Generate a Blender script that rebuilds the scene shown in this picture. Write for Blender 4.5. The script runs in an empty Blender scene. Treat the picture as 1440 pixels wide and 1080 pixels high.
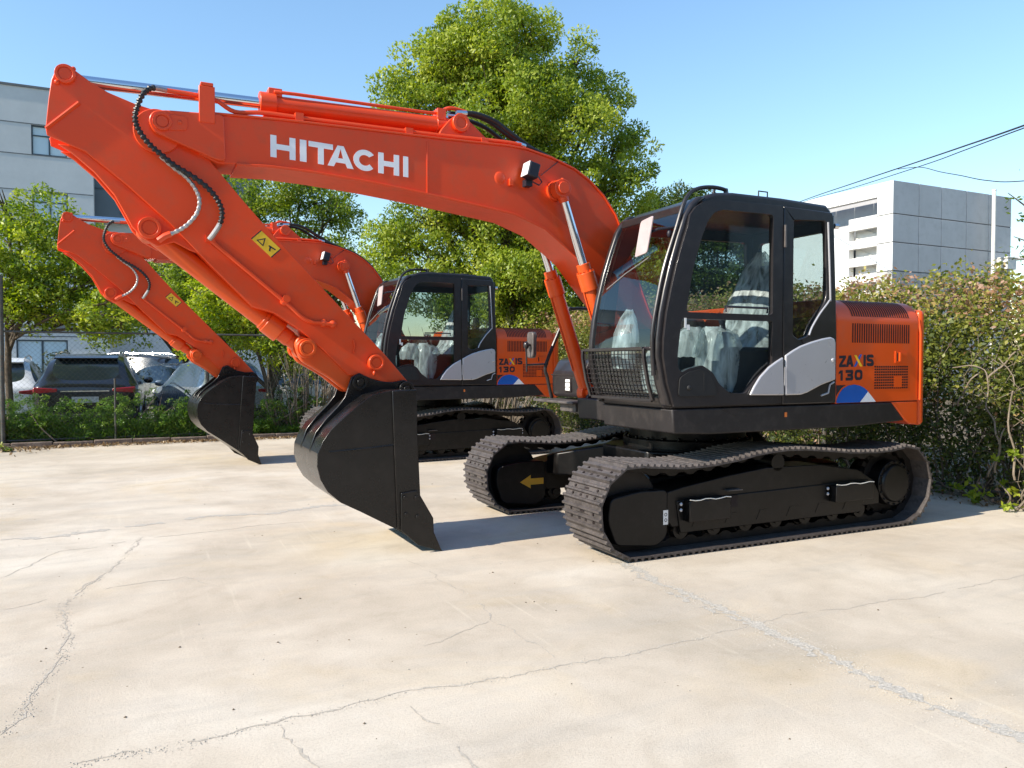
import bpy, math, random
import numpy as np
from math import radians, sin, cos, pi, sqrt, atan2
from mathutils import Vector, Matrix
from mathutils.geometry import tessellate_polygon

random.seed(7)
scene = bpy.context.scene
COL = scene.collection

# ------------------------------------------------------------------ materials
def new_mat(name):
    m = bpy.data.materials.new(name); m.use_nodes = True
    nt = m.node_tree; nt.nodes.clear()
    out = nt.nodes.new('ShaderNodeOutputMaterial')
    return m, nt, out

def N(nt, typ, **kw):
    n = nt.nodes.new(typ)
    for k, v in kw.items(): setattr(n, k, v)
    return n

def ramp(nt, stops, interp='LINEAR'):
    r = N(nt, 'ShaderNodeValToRGB'); r.color_ramp.interpolation = interp
    e = r.color_ramp.elements
    while len(e) < len(stops): e.new(0.5)
    for i, (p, c) in enumerate(stops):
        e[i].position = p; e[i].color = (c[0], c[1], c[2], 1) if len(c) == 3 else c
    return r

def noise(nt, vec, scale, detail=4, rough=.55, dist=0):
    n = N(nt, 'ShaderNodeTexNoise'); n.inputs['Scale'].default_value = scale
    n.inputs['Detail'].default_value = detail; n.inputs['Roughness'].default_value = rough
    n.inputs['Distortion'].default_value = dist
    nt.links.new(vec, n.inputs['Vector']); return n

def paint(name, col, rough=.35, metal=0, var=.12, scale=3.0, coat=0.0, bump=0.0, dust=None, dust_amt=.3, spec=.5):
    """painted or plain surface with mild wear: colour and gloss vary a little; optional dust from a noise mask"""
    m, nt, out = new_mat(name)
    p = N(nt, 'ShaderNodeBsdfPrincipled'); nt.links.new(p.outputs[0], out.inputs[0])
    tc = N(nt, 'ShaderNodeTexCoord')
    n1 = noise(nt, tc.outputs['Object'], scale, 5)
    a = [max(0, c*(1-var)) for c in col]; b = [min(1, c*(1+var)) for c in col]
    r = ramp(nt, [(.3, a), (.7, b)]); nt.links.new(n1.outputs['Fac'], r.inputs[0])
    colout = r.outputs[0]
    n2 = noise(nt, tc.outputs['Object'], scale*6, 6, .65)
    if dust:
        rr = ramp(nt, [(.48, (0, 0, 0)), (.72, (dust_amt,)*3)]); nt.links.new(n2.outputs['Fac'], rr.inputs[0])
        mx = N(nt, 'ShaderNodeMix', data_type='RGBA'); nt.links.new(rr.outputs[0], mx.inputs['Factor'])
        nt.links.new(colout, mx.inputs[6]); mx.inputs[7].default_value = (*dust, 1); colout = mx.outputs[2]
    nt.links.new(colout, p.inputs['Base Color'])
    mr = N(nt, 'ShaderNodeMapRange'); mr.inputs[3].default_value = max(.02, rough-.07); mr.inputs[4].default_value = min(1, rough+.12)
    nt.links.new(n2.outputs['Fac'], mr.inputs[0]); nt.links.new(mr.outputs[0], p.inputs['Roughness'])
    p.inputs['Metallic'].default_value = metal
    p.inputs['Specular IOR Level'].default_value = spec
    if coat: p.inputs['Coat Weight'].default_value = coat; p.inputs['Coat Roughness'].default_value = .12
    if bump:
        bn = N(nt, 'ShaderNodeBump'); bn.inputs['Strength'].default_value = bump; bn.inputs['Distance'].default_value = .004
        n3 = noise(nt, tc.outputs['Object'], scale*25, 3); nt.links.new(n3.outputs['Fac'], bn.inputs['Height'])
        nt.links.new(bn.outputs[0], p.inputs['Normal'])
    return m

def glass_mat(name, tint=(.62, .72, .72), ior=1.5):
    m, nt, out = new_mat(name)
    t = N(nt, 'ShaderNodeBsdfTransparent'); t.inputs[0].default_value = (*tint, 1)
    g = N(nt, 'ShaderNodeBsdfGlossy'); g.inputs['Roughness'].default_value = .03; g.inputs[0].default_value = (.9, .95, .95, 1)
    lw = N(nt, 'ShaderNodeLayerWeight'); lw.inputs[0].default_value = .5
    pw = N(nt, 'ShaderNodeMath', operation='POWER'); nt.links.new(lw.outputs['Facing'], pw.inputs[0]); pw.inputs[1].default_value = 4.0
    mr = N(nt, 'ShaderNodeMapRange'); mr.inputs[3].default_value = .07; mr.inputs[4].default_value = .95; nt.links.new(pw.outputs[0], mr.inputs[0])
    mx = N(nt, 'ShaderNodeMixShader'); nt.links.new(mr.outputs[0], mx.inputs[0])
    nt.links.new(t.outputs[0], mx.inputs[1]); nt.links.new(g.outputs[0], mx.inputs[2]); nt.links.new(mx.outputs[0], out.inputs[0])
    return m

def film_mat(name):
    m, nt, out = new_mat(name)
    t = N(nt, 'ShaderNodeBsdfTransparent'); t.inputs[0].default_value = (.85, .9, .9, 1)
    p = N(nt, 'ShaderNodeBsdfPrincipled'); p.inputs['Base Color'].default_value = (.84, .86, .85, 1); p.inputs['Roughness'].default_value = .22
    tc = N(nt, 'ShaderNodeTexCoord'); mp = N(nt, 'ShaderNodeMapping'); mp.inputs['Scale'].default_value = (1.6, 1.6, .45); nt.links.new(tc.outputs['Object'], mp.inputs[0]); n = noise(nt, mp.outputs[0], 9, 4, .5, .8)
    bn = N(nt, 'ShaderNodeBump'); bn.inputs['Strength'].default_value = .6; bn.inputs['Distance'].default_value = .02
    nt.links.new(n.outputs['Fac'], bn.inputs['Height']); nt.links.new(bn.outputs[0], p.inputs['Normal'])
    mr = N(nt, 'ShaderNodeMapRange'); mr.inputs[1].default_value = .35; mr.inputs[2].default_value = .7; mr.inputs[3].default_value = .22; mr.inputs[4].default_value = .9
    nt.links.new(n.outputs['Fac'], mr.inputs[0])
    mx = N(nt, 'ShaderNodeMixShader'); nt.links.new(mr.outputs[0], mx.inputs[0])
    nt.links.new(t.outputs[0], mx.inputs[1]); nt.links.new(p.outputs[0], mx.inputs[2]); nt.links.new(mx.outputs[0], out.inputs[0])
    return m

def leaf_mat(name, stops, trans=.35, rough=.45):
    m, nt, out = new_mat(name)
    a = N(nt, 'ShaderNodeAttribute'); a.attribute_name = 'tint'
    r = ramp(nt, stops); nt.links.new(a.outputs['Fac'], r.inputs[0])
    p = N(nt, 'ShaderNodeBsdfPrincipled'); p.inputs['Roughness'].default_value = rough; p.inputs['Specular IOR Level'].default_value = .35
    nt.links.new(r.outputs[0], p.inputs['Base Color'])
    t = N(nt, 'ShaderNodeBsdfTranslucent')
    hs = N(nt, 'ShaderNodeHueSaturation'); hs.inputs['Value'].default_value = 1.6; hs.inputs['Saturation'].default_value = 1.1
    nt.links.new(r.outputs[0], hs.inputs['Color']); nt.links.new(hs.outputs[0], t.inputs[0])
    mx = N(nt, 'ShaderNodeMixShader'); mx.inputs[0].default_value = trans
    nt.links.new(p.outputs[0], mx.inputs[1]); nt.links.new(t.outputs[0], mx.inputs[2]); nt.links.new(mx.outputs[0], out.inputs[0])
    return m

def concrete_mat(name):
    m, nt, out = new_mat(name)
    p = N(nt, 'ShaderNodeBsdfPrincipled'); nt.links.new(p.outputs[0], out.inputs[0])
    tc = N(nt, 'ShaderNodeTexCoord'); O = tc.outputs['Object']
    big = noise(nt, O, .55, 6, .6, .4)
    r1 = ramp(nt, [(.30, (.42, .36, .28)), (.45, (.52, .445, .352)), (.53, (.57, .495, .398)), (.66, (.63, .562, .465))])
    nt.links.new(big.outputs['Fac'], r1.inputs[0])
    # rusty / ochre stains
    st = noise(nt, O, .9, 5, .55, .8); rs = ramp(nt, [(.55, (0, 0, 0)), (.70, (.36, .36, .36))]); nt.links.new(st.outputs['Fac'], rs.inputs[0])
    m1 = N(nt, 'ShaderNodeMix', data_type='RGBA'); nt.links.new(rs.outputs[0], m1.inputs['Factor']); nt.links.new(r1.outputs[0], m1.inputs[6]); m1.inputs[7].default_value = (.60, .47, .29, 1)
    # grey scuffs stretched along the broom direction
    mp = N(nt, 'ShaderNodeMapping'); mp.inputs['Scale'].default_value = (.55, 3.2, 1); mp.inputs['Rotation'].default_value = (0, 0, radians(6)); nt.links.new(O, mp.inputs[0])
    sc = noise(nt, mp.outputs[0], 1.1, 7, .62, .5); rc = ramp(nt, [(.50, (0, 0, 0)), (.64, (.42, .42, .42))]); nt.links.new(sc.outputs['Fac'], rc.inputs[0])
    m2 = N(nt, 'ShaderNodeMix', data_type='RGBA'); nt.links.new(rc.outputs[0], m2.inputs['Factor']); nt.links.new(m1.outputs[2], m2.inputs[6]); m2.inputs[7].default_value = (.46, .41, .345, 1)
    # track scrapes : narrow streaks across
    mp2 = N(nt, 'ShaderNodeMapping'); mp2.inputs['Scale'].default_value = (22, .9, 1); mp2.inputs['Rotation'].default_value = (0, 0, radians(-22)); nt.links.new(O, mp2.inputs[0])
    s2 = noise(nt, mp2.outputs[0], 1.0, 4, .5, .2); rr2 = ramp(nt, [(.58, (0, 0, 0)), (.72, (.35, .35, .35))]); nt.links.new(s2.outputs['Fac'], rr2.inputs[0])
    mk = noise(nt, O, .8, 2); rmk = ramp(nt, [(.5, (0, 0, 0)), (.62, (1, 1, 1))]); nt.links.new(mk.outputs['Fac'], rmk.inputs[0])
    mu = N(nt, 'ShaderNodeMath', operation='MULTIPLY'); nt.links.new(rr2.outputs[0], mu.inputs[0]); nt.links.new(rmk.outputs[0], mu.inputs[1])
    m3 = N(nt, 'ShaderNodeMix', data_type='RGBA'); nt.links.new(mu.outputs[0], m3.inputs['Factor']); nt.links.new(m2.outputs[2], m3.inputs[6]); m3.inputs[7].default_value = (.70, .62, .49, 1)
    # sandy speckle
    sp = noise(nt, O, 90, 5, .8); rsp = ramp(nt, [(.28, (.74, .73, .72)), (.5, (1, 1, 1)), (.75, (1.1, 1.1, 1.1))]); nt.links.new(sp.outputs['Fac'], rsp.inputs[0])
    m4 = N(nt, 'ShaderNodeMix', data_type='RGBA', blend_type='MULTIPLY'); m4.inputs['Factor'].default_value = .8
    nt.links.new(m3.outputs[2], m4.inputs[6]); nt.links.new(rsp.outputs[0], m4.inputs[7])
    mo = noise(nt, O, 3.6, 6, .66, .6); rmo = ramp(nt, [(.30, (.84, .825, .80)), (.48, (.985, .98, .97)), (.70, (1.08, 1.075, 1.065))]); nt.links.new(mo.outputs['Fac'], rmo.inputs[0])
    m4b = N(nt, 'ShaderNodeMix', data_type='RGBA', blend_type='MULTIPLY'); m4b.inputs['Factor'].default_value = .6
    nt.links.new(m4.outputs[2], m4b.inputs[6]); nt.links.new(rmo.outputs[0], m4b.inputs[7]); m4 = m4b
    # pits
    vo = N(nt, 'ShaderNodeTexVoronoi'); vo.inputs['Scale'].default_value = 9; nt.links.new(O, vo.inputs['Vector'])
    rv = ramp(nt, [(.03, (.35, .32, .28)), (.06, (1, 1, 1))]); nt.links.new(vo.outputs['Distance'], rv.inputs[0])
    mkp = noise(nt, O, 1.4, 3); rp = ramp(nt, [(.52, (0, 0, 0)), (.62, (1, 1, 1))]); nt.links.new(mkp.outputs['Fac'], rp.inputs[0])
    m5 = N(nt, 'ShaderNodeMix', data_type='RGBA', blend_type='MULTIPLY'); nt.links.new(rp.outputs[0], m5.inputs['Factor'])
    nt.links.new(m4.outputs[2], m5.inputs[6]); nt.links.new(rv.outputs[0], m5.inputs[7])
    nt.links.new(m5.outputs[2], p.inputs['Base Color']); p.inputs['Roughness'].default_value = .9; p.inputs['Specular IOR Level'].default_value = .2
    bn = N(nt, 'ShaderNodeBump'); bn.inputs['Strength'].default_value = .35; bn.inputs['Distance'].default_value = .007
    ad = N(nt, 'ShaderNodeMath', operation='ADD'); nt.links.new(sp.outputs['Fac'], ad.inputs[0]); nt.links.new(sc.outputs['Fac'], ad.inputs[1])
    nt.links.new(ad.outputs[0], bn.inputs['Height']); nt.links.new(bn.outputs[0], p.inputs['Normal'])
    return m

def speckle_mat(name, stops, scale, bump=.8, rough=.95):
    m, nt, out = new_mat(name)
    p = N(nt, 'ShaderNodeBsdfPrincipled'); nt.links.new(p.outputs[0], out.inputs[0]); p.inputs['Roughness'].default_value = rough
    p.inputs['Specular IOR Level'].default_value = .2
    tc = N(nt, 'ShaderNodeTexCoord'); n = noise(nt, tc.outputs['Object'], scale, 6, .72)
    r = ramp(nt, stops); nt.links.new(n.outputs['Fac'], r.inputs[0]); nt.links.new(r.outputs[0], p.inputs['Base Color'])
    bn = N(nt, 'ShaderNodeBump'); bn.inputs['Strength'].default_value = bump; bn.inputs['Distance'].default_value = .02
    nt.links.new(n.outputs['Fac'], bn.inputs['Height']); nt.links.new(bn.outputs[0], p.inputs['Normal'])
    return m

M = {}
M['orange'] = paint('orange_paint', (.76, .069, .013), .30, var=.07, scale=1.2, coat=.0, dust=(.56, .095, .035), dust_amt=.5, spec=.42)
M['orange2'] = paint('orange_cover_paint', (.72, .086, .010), .32, var=.05, scale=1.0, coat=.0, dust=(.58, .11, .035), dust_amt=.45, spec=.42)
M['black'] = paint('black_gloss_paint', (.0055, .0050, .0050), .32, var=.35, scale=2.0, coat=.0, dust=(.022, .018, .016), dust_amt=.5, spec=.3)
M['bucketblack'] = paint('bucket_black_paint', (.0070, .0062, .0060), .26, var=.3, scale=1.5, coat=.1, dust=(.028, .023, .02), dust_amt=.4, spec=.38)
M['cabgrey'] = paint('cab_dark_grey', (.021, .018, .019), .30, var=.15, scale=2.0, dust=(.05, .043, .04), dust_amt=.3, bump=.06, spec=.4, coat=.25)
M['skirt'] = paint('frame_dark_grey', (.018, .0155, .016), .45, var=.2, scale=2.0, dust=(.055, .046, .042), dust_amt=.45, spec=.4)
M['shoe'] = paint('track_steel', (.085, .074, .071), .46, metal=.3, var=.4, scale=7, bump=.5, dust=(.20, .165, .15), dust_amt=.5)
M['chain'] = paint('track_chain', (.014, .012, .011), .5, metal=.3, var=.4, scale=9, bump=.4)
M['chrome'] = paint('chrome_rod', (.75, .76, .78), .12, metal=1.0, var=.03)
M['rubber'] = paint('black_rubber', (.014, .014, .015), .45, var=.3)
M['hose_silver'] = paint('silver_hose_guard', (.42, .41, .40), .35, metal=.7, var=.2)
M['silver'] = paint('silver_paint', (.50, .495, .52), .28, metal=.3, var=.04, coat=.4)
M['white'] = paint('white_plain', (.78, .78, .76), .5, var=.05)
M['letter'] = paint('letter_white', (.86, .86, .87), .4, var=.03)
M['ink'] = paint('ink_black', (.012, .011, .02), .5, var=.1)
M['blue'] = paint('decal_blue', (.008, .10, .45), .35, var=.15)
M['yellow'] = paint('sticker_yellow', (.80, .48, .02), .45, var=.06)
M['arrow'] = paint('arrow_yellow', (.75, .38, .03), .5, var=.08)
M['slot'] = paint('slot_dark', (.012, .006, .006), .8, var=.2)
M['interior'] = paint('cab_interior', (.009, .009, .0095), .65, var=.3)
M['seat'] = paint('seat_cloth', (.04, .045, .05), .8, var=.3)
M['film'] = film_mat('plastic_film')
M['glass'] = glass_mat('cab_glass', (.60, .68, .69), 1.6)
M['paper'] = paint('pale_housing', (.46, .37, .37), .22, var=.15, scale=4)
M['plate'] = paint('deck_tread_plate', (.11, .095, .09), .45, metal=.3, var=.4, scale=9, bump=.6)
M['lamp'] = paint('lamp_lens', (.85, .85, .85), .2, var=.04)
M['reflector'] = paint('orange_reflector', (.8, .22, .05), .3)
M['concrete'] = concrete_mat('yard_concrete')
M['asphalt'] = speckle_mat('car_park_asphalt', [(.3, (.13, .125, .115)), (.7, (.24, .23, .21))], 6)
M['soil'] = speckle_mat('soil', [(.3, (.08, .06, .04)), (.7, (.2, .16, .11))], 5)
M['gravel'] = speckle_mat('joint_gravel', [(.28, (.20, .19, .165)), (.42, (.40, .365, .31)), (.58, (.52, .475, .41)), (.75, (.68, .63, .55))], 70, .35)
M['crack'] = speckle_mat('crack_fill', [(.3, (.34, .30, .25)), (.5, (.45, .40, .33)), (.68, (.56, .50, .42))], 60, .3)
M['bark'] = speckle_mat('bark', [(.3, (.05, .04, .03)), (.7, (.16, .125, .09))], 14, .9)
M['twig'] = speckle_mat('twig_bark', [(.3, (.10, .08, .06)), (.7, (.26, .215, .165))], 20, .5)
M['deadtwig'] = speckle_mat('dry_twig', [(.3, (.15, .12, .09)), (.7, (.30, .25, .19))], 20, .5)
M['brick'] = speckle_mat('kerb_stone', [(.3, (.10, .07, .055)), (.7, (.24, .19, .155))], 9, .8)
M['post'] = paint('fence_steel', (.07, .075, .07), .5, metal=.3, var=.3, scale=6, dust=(.22, .12, .06), dust_amt=.5)
M['wire'] = paint('fence_wire', (.07, .075, .07), .45, metal=.5, var=.3)
M['cable'] = paint('cable_black', (.02, .02, .022), .6)
M['galv'] = paint('white_pole_paint', (.72, .70, .64), .5, var=.08)
M['grey_wall'] = speckle_mat('grey_render', [(.3, (.50, .52, .52)), (.7, (.60, .62, .62))], .5, .15, .85)
M['pale_wall'] = speckle_mat('pale_render', [(.3, (.56, .56, .55)), (.7, (.66, .66, .64))], .6, .15, .85)
M['dark_wall'] = paint('dark_cladding', (.09, .12, .15), .3, var=.15, scale=.6)
M['win'] = paint('window_glass_sky_tint', (.50, .62, .68), .06, var=.12, scale=.5, spec=.8)  # pale blue base stands in for the sky reflected in the panes
M['winframe'] = paint('window_frame', (.04, .06, .08), .4)
M['seam'] = paint('wall_seam', (.14, .15, .16), .8)
M['panel'] = paint('metal_panel', (.42, .42, .43), .38, var=.10, scale=.5, metal=.0, dust=(.30, .30, .30), dust_amt=.4)
M['panelwhite'] = paint('white_panel', (.74, .73, .70), .5, var=.04, scale=.7)
M['stain'] = speckle_mat('stained_wall', [(.3, (.16, .15, .14)), (.5, (.42, .41, .39)), (.7, (.55, .54, .52))], 2.2, .4)
M['rust'] = paint('rusty_steel', (.2, .10, .06), .8, var=.3, scale=3)
M['tyre'] = paint('tyre', (.015, .015, .016), .8)
M['rim'] = paint('alloy_rim', (.45, .45, .46), .3, metal=.7)
M['carglass'] = paint('car_glass', (.02, .03, .035), .05, var=.1, spec=.9)
M['carglass_blue'] = paint('car_glass_sky', (.05, .08, .12), .05, var=.1, spec=1.0)
M['taillight'] = paint('tail_light_red', (.22, .008, .012), .2, coat=.4)
M['headlight'] = paint('head_light', (.8, .8, .82), .1)
M['car_black'] = paint('car_paint_black', (.012, .013, .016), .2, coat=.8, var=.1)
M['car_dark'] = paint('car_paint_dark', (.022, .023, .026), .22, coat=.8, var=.1)
M['car_white'] = paint('car_paint_white', (.72, .73, .74), .25, coat=.6, var=.03)
M['car_silver'] = paint('car_paint_silver', (.27, .28, .29), .25, metal=.5, coat=.6, var=.04)
M['car_blue'] = paint('car_paint_blue_grey', (.30, .36, .43), .25, metal=.4, coat=.6, var=.04)
YG = lambda a, b, c, d: [(0, a), (.35, b), (.7, c), (1, d)]
M['leaf_tree'] = leaf_mat('leaves_camphor', YG((.055, .098, .012), (.15, .22, .024), (.30, .36, .04), (.47, .49, .085)), .42)
M['leaf_dark'] = leaf_mat('leaves_dark', YG((.035, .06, .012), (.08, .125, .02), (.155, .215, .03), (.26, .32, .05)), .4)
M['leaf_left'] = leaf_mat('leaves_yellow_green', YG((.055, .10, .012), (.155, .23, .022), (.31, .37, .036), (.47, .49, .07)), .42)
M['leaf_bright'] = leaf_mat('leaves_bright', YG((.08, .13, .014), (.22, .30, .026), (.42, .46, .045), (.58, .58, .09)), .48)
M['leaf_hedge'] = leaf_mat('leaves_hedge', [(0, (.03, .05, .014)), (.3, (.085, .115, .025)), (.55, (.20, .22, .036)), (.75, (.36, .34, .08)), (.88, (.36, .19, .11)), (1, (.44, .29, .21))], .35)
M['leaf_ivy'] = leaf_mat('leaves_low', YG((.035, .08, .014), (.075, .155, .02), (.14, .24, .03), (.28, .36, .055)))
M['leaf_bramble'] = leaf_mat('leaves_bramble', YG((.02, .03, .010), (.05, .065, .02), (.11, .115, .035), (.32, .29, .19)))
M['leaf_dry'] = leaf_mat('leaves_dry', YG((.10, .055, .02), (.18, .11, .05), (.27, .18, .09), (.36, .27, .15)), .1)

# ------------------------------------------------------------------ mesh builder
class MB:
    def __init__(s): s.v = []; s.f = []; s.mi = []; s.m = 0
    def add(s, vs, fs):
        o = len(s.v); s.v += [tuple(p) for p in vs]
        for f in fs: s.f.append(tuple(i+o for i in f)); s.mi.append(s.m)
    def box(s, x0, x1, y0, y1, z0, z1):
        s.add([(x0,y0,z0),(x1,y0,z0),(x1,y1,z0),(x0,y1,z0),(x0,y0,z1),(x1,y0,z1),(x1,y1,z1),(x0,y1,z1)],
              [(0,3,2,1),(4,5,6,7),(0,1,5,4),(1,2,6,5),(2,3,7,6),(3,0,4,7)])
    def obox(s, c, sx, sy, sz, mat=None):
        R = (mat or Matrix.Identity(3)); c = Vector(c)
        k = [(-1,-1,-1),(1,-1,-1),(1,1,-1),(-1,1,-1),(-1,-1,1),(1,-1,1),(1,1,1),(-1,1,1)]
        s.add([c + R @ Vector((a*sx/2, b*sy/2, d*sz/2)) for a, b, d in k],
              [(0,3,2,1),(4,5,6,7),(0,1,5,4),(1,2,6,5),(2,3,7,6),(3,0,4,7)])
    def extr(s, pts, fn, holes=()):
        """pts: 2-D outline; fn(p, side)->3-D with side 0 / 1. Handles holes by tessellation."""
        loops = [list(pts)] + [list(h) for h in holes]
        if not holes:
            n = len(pts); o = [fn(p, 0) for p in pts] + [fn(p, 1) for p in pts]
            fs = [tuple(range(n)), tuple(range(2*n-1, n-1, -1))]
            for i in range(n): j = (i+1) % n; fs.append((i, i+n, j+n, j))
            s.add(o, fs)
        else:
            allp = [p for l in loops for p in l]; n = len(allp)
            tri = tessellate_polygon([[Vector((p[0], p[1], 0)) for p in l] for l in loops])
            o = [fn(p, 0) for p in allp] + [fn(p, 1) for p in allp]
            fs = [tuple(t) for t in tri] + [tuple(i+n for i in reversed(t)) for t in tri]
            b = 0
            for l in loops:
                m = len(l)
                for i in range(m):
                    j = (i+1) % m; fs.append((b+i, b+i+n, b+j+n, b+j))
                b += m
            s.add(o, fs)
    def prism(s, pts, y0, y1, holes=()):  s.extr(pts, lambda p, k: (p[0], (y0, y1)[k], p[1]), holes)
    def prismX(s, pts, x0, x1, holes=()): s.extr(pts, lambda p, k: ((x0, x1)[k], p[0], p[1]), holes)
    def prismZ(s, pts, z0, z1, holes=()): s.extr(pts, lambda p, k: (p[0], p[1], (z0, z1)[k]), holes)
    def cyl(s, p0, p1, r0, r1=None, n=20):
        r1 = r0 if r1 is None else r1; p0 = Vector(p0); p1 = Vector(p1); d = (p1-p0).normalized()
        a = d.orthogonal().normalized(); b = d.cross(a); vs = []
        for p, r in ((p0, r0), (p1, r1)):
            for i in range(n):
                t = 2*pi*i/n; vs.append(p + a*(r*cos(t)) + b*(r*sin(t)))
        fs = [(i, (i+1) % n, n+(i+1) % n, n+i) for i in range(n)] + [tuple(range(n-1, -1, -1)), tuple(range(n, 2*n))]
        s.add(vs, fs)
    def ring(s, p0, p1, ro, ri, n=24):
        p0 = Vector(p0); p1 = Vector(p1); d = (p1-p0).normalized(); a = d.orthogonal().normalized(); b = d.cross(a); vs = []
        for p, r in ((p0, ro), (p1, ro), (p1, ri), (p0, ri)):
            for i in range(n): t = 2*pi*i/n; vs.append(p + a*(r*cos(t)) + b*(r*sin(t)))
        fs = []
        for k in range(4):
            for i in range(n): j = (i+1) % n; q = (k+1) % 4; fs.append((k*n+i, k*n+j, q*n+j, q*n+i))
        s.add(vs, fs)
    def tube(s, path, r, n=8, close=False):
        P = [Vector(p) for p in path]; L = len(P)
        rr = r if isinstance(r, (list, tuple)) else [r]*L
        T = []
        for i in range(L):
            a = P[max(i-1, 0)]; b = P[min(i+1, L-1)]; t = (b-a); T.append(t.normalized() if t.length > 1e-9 else Vector((0, 0, 1)))
        u = T[0].orthogonal().normalized(); vs = []
        for i in range(L):
            u = (u - T[i]*u.dot(T[i]))
            u = u.normalized() if u.length > 1e-6 else T[i].orthogonal().normalized()
            w = T[i].cross(u)
            for k in range(n): a = 2*pi*k/n; vs.append(P[i] + u*(rr[i]*cos(a)) + w*(rr[i]*sin(a)))
        fs = []
        for i in range(L-1):
            for k in range(n): j = (k+1) % n; fs.append((i*n+k, i*n+j, (i+1)*n+j, (i+1)*n+k))
        fs += [tuple(range(n-1, -1, -1)), tuple(range((L-1)*n, L*n))]
        s.add(vs, fs)
    def ball(s, c, rx, ry, rz, nu=14, nv=9, squash=None):
        vs = []; c = Vector(c)
        for j in range(nv+1):
            t = pi*j/nv
            for i in range(nu):
                a = 2*pi*i/nu; vs.append(c + Vector((rx*sin(t)*cos(a), ry*sin(t)*sin(a), rz*cos(t))))
        fs = [(j*nu+i, j*nu+(i+1) % nu, (j+1)*nu+(i+1) % nu, (j+1)*nu+i) for j in range(nv) for i in range(nu)]
        s.add(vs, fs)
    def build(s, name, mat, parent=None, bevel=0, smooth=32, segs=2):
        me = bpy.data.meshes.new(name); me.from_pydata(s.v, [], s.f); me.validate()
        mats = mat if isinstance(mat, (list, tuple)) else [mat]
        for m in mats: me.materials.append(M[m] if isinstance(m, str) else m)
        if len(mats) > 1 and len(me.polygons) == len(s.mi): me.polygons.foreach_set('material_index', s.mi)
        import bmesh
        bm = bmesh.new(); bm.from_mesh(me); bmesh.ops.remove_doubles(bm, verts=bm.verts, dist=1e-6) if bevel else None
        bmesh.ops.recalc_face_normals(bm, faces=bm.faces); bm.to_mesh(me); bm.free()
        if smooth:
            me.polygons.foreach_set('use_smooth', [True]*len(me.polygons)); me.set_sharp_from_angle(angle=radians(smooth))
        o = bpy.data.objects.new(name, me); COL.objects.link(o)
        if parent: o.parent = parent
        if bevel:
            b = o.modifiers.new('bevel', 'BEVEL'); b.width = bevel; b.segments = segs; b.limit_method = 'ANGLE'; b.angle_limit = radians(35); b.harden_normals = False
        return o

def tag(o, label=None, cat=None, group=None, kind=None):
    if label: o['label'] = label
    if cat: o['category'] = cat
    if group: o['group'] = group
    if kind: o['kind'] = kind
    return o
def empty(name, loc=(0, 0, 0), rz=0, **kw):
    o = bpy.data.objects.new(name, None); COL.objects.link(o); o.location = loc; o.rotation_euler = (0, 0, rz); o.empty_display_size = .2
    return tag(o, **kw)
def copy_tree(o, parent=None):
    c = o.copy(); COL.objects.link(c); c.parent = parent
    for ch in list(o.children): copy_tree(ch, c)
    return c
def lerp(a, b, t): return a + (b-a)*t
def arc(cx, cz, r, a0, a1, n): return [(cx + r*cos(radians(lerp(a0, a1, i/n))), cz + r*sin(radians(lerp(a0, a1, i/n)))) for i in range(n+1)]
def smooth_path(pts, sub=6):
    """Catmull-Rom through 2-D or 3-D points"""
    P = [Vector(p) for p in pts]; out = []
    for i in range(len(P)-1):
        p0 = P[max(i-1, 0)]; p1 = P[i]; p2 = P[i+1]; p3 = P[min(i+2, len(P)-1)]
        for k in range(sub):
            t = k/sub
            out.append(.5*((2*p1) + (p2-p0)*t + (2*p0-5*p1+4*p2-p3)*t*t + (3*p1-p0-3*p2+p3)*t*t*t))
    out.append(P[-1]); return out
def round_poly(pts, r, seg=4):
    out = []; n = len(pts)
    for i in range(n):
        a = Vector(pts[i-1]); b = Vector(pts[i]); c = Vector(pts[(i+1) % n])
        rr = min(r, (a-b).length*.45, (c-b).length*.45)
        p = b + (a-b).normalized()*rr; q = b + (c-b).normalized()*rr
        for k in range(seg+1):
            t = k/seg; w = p*(1-t)**2 + b*2*t*(1-t) + q*t*t; out.append((w.x, w.y))
    return out

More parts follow.
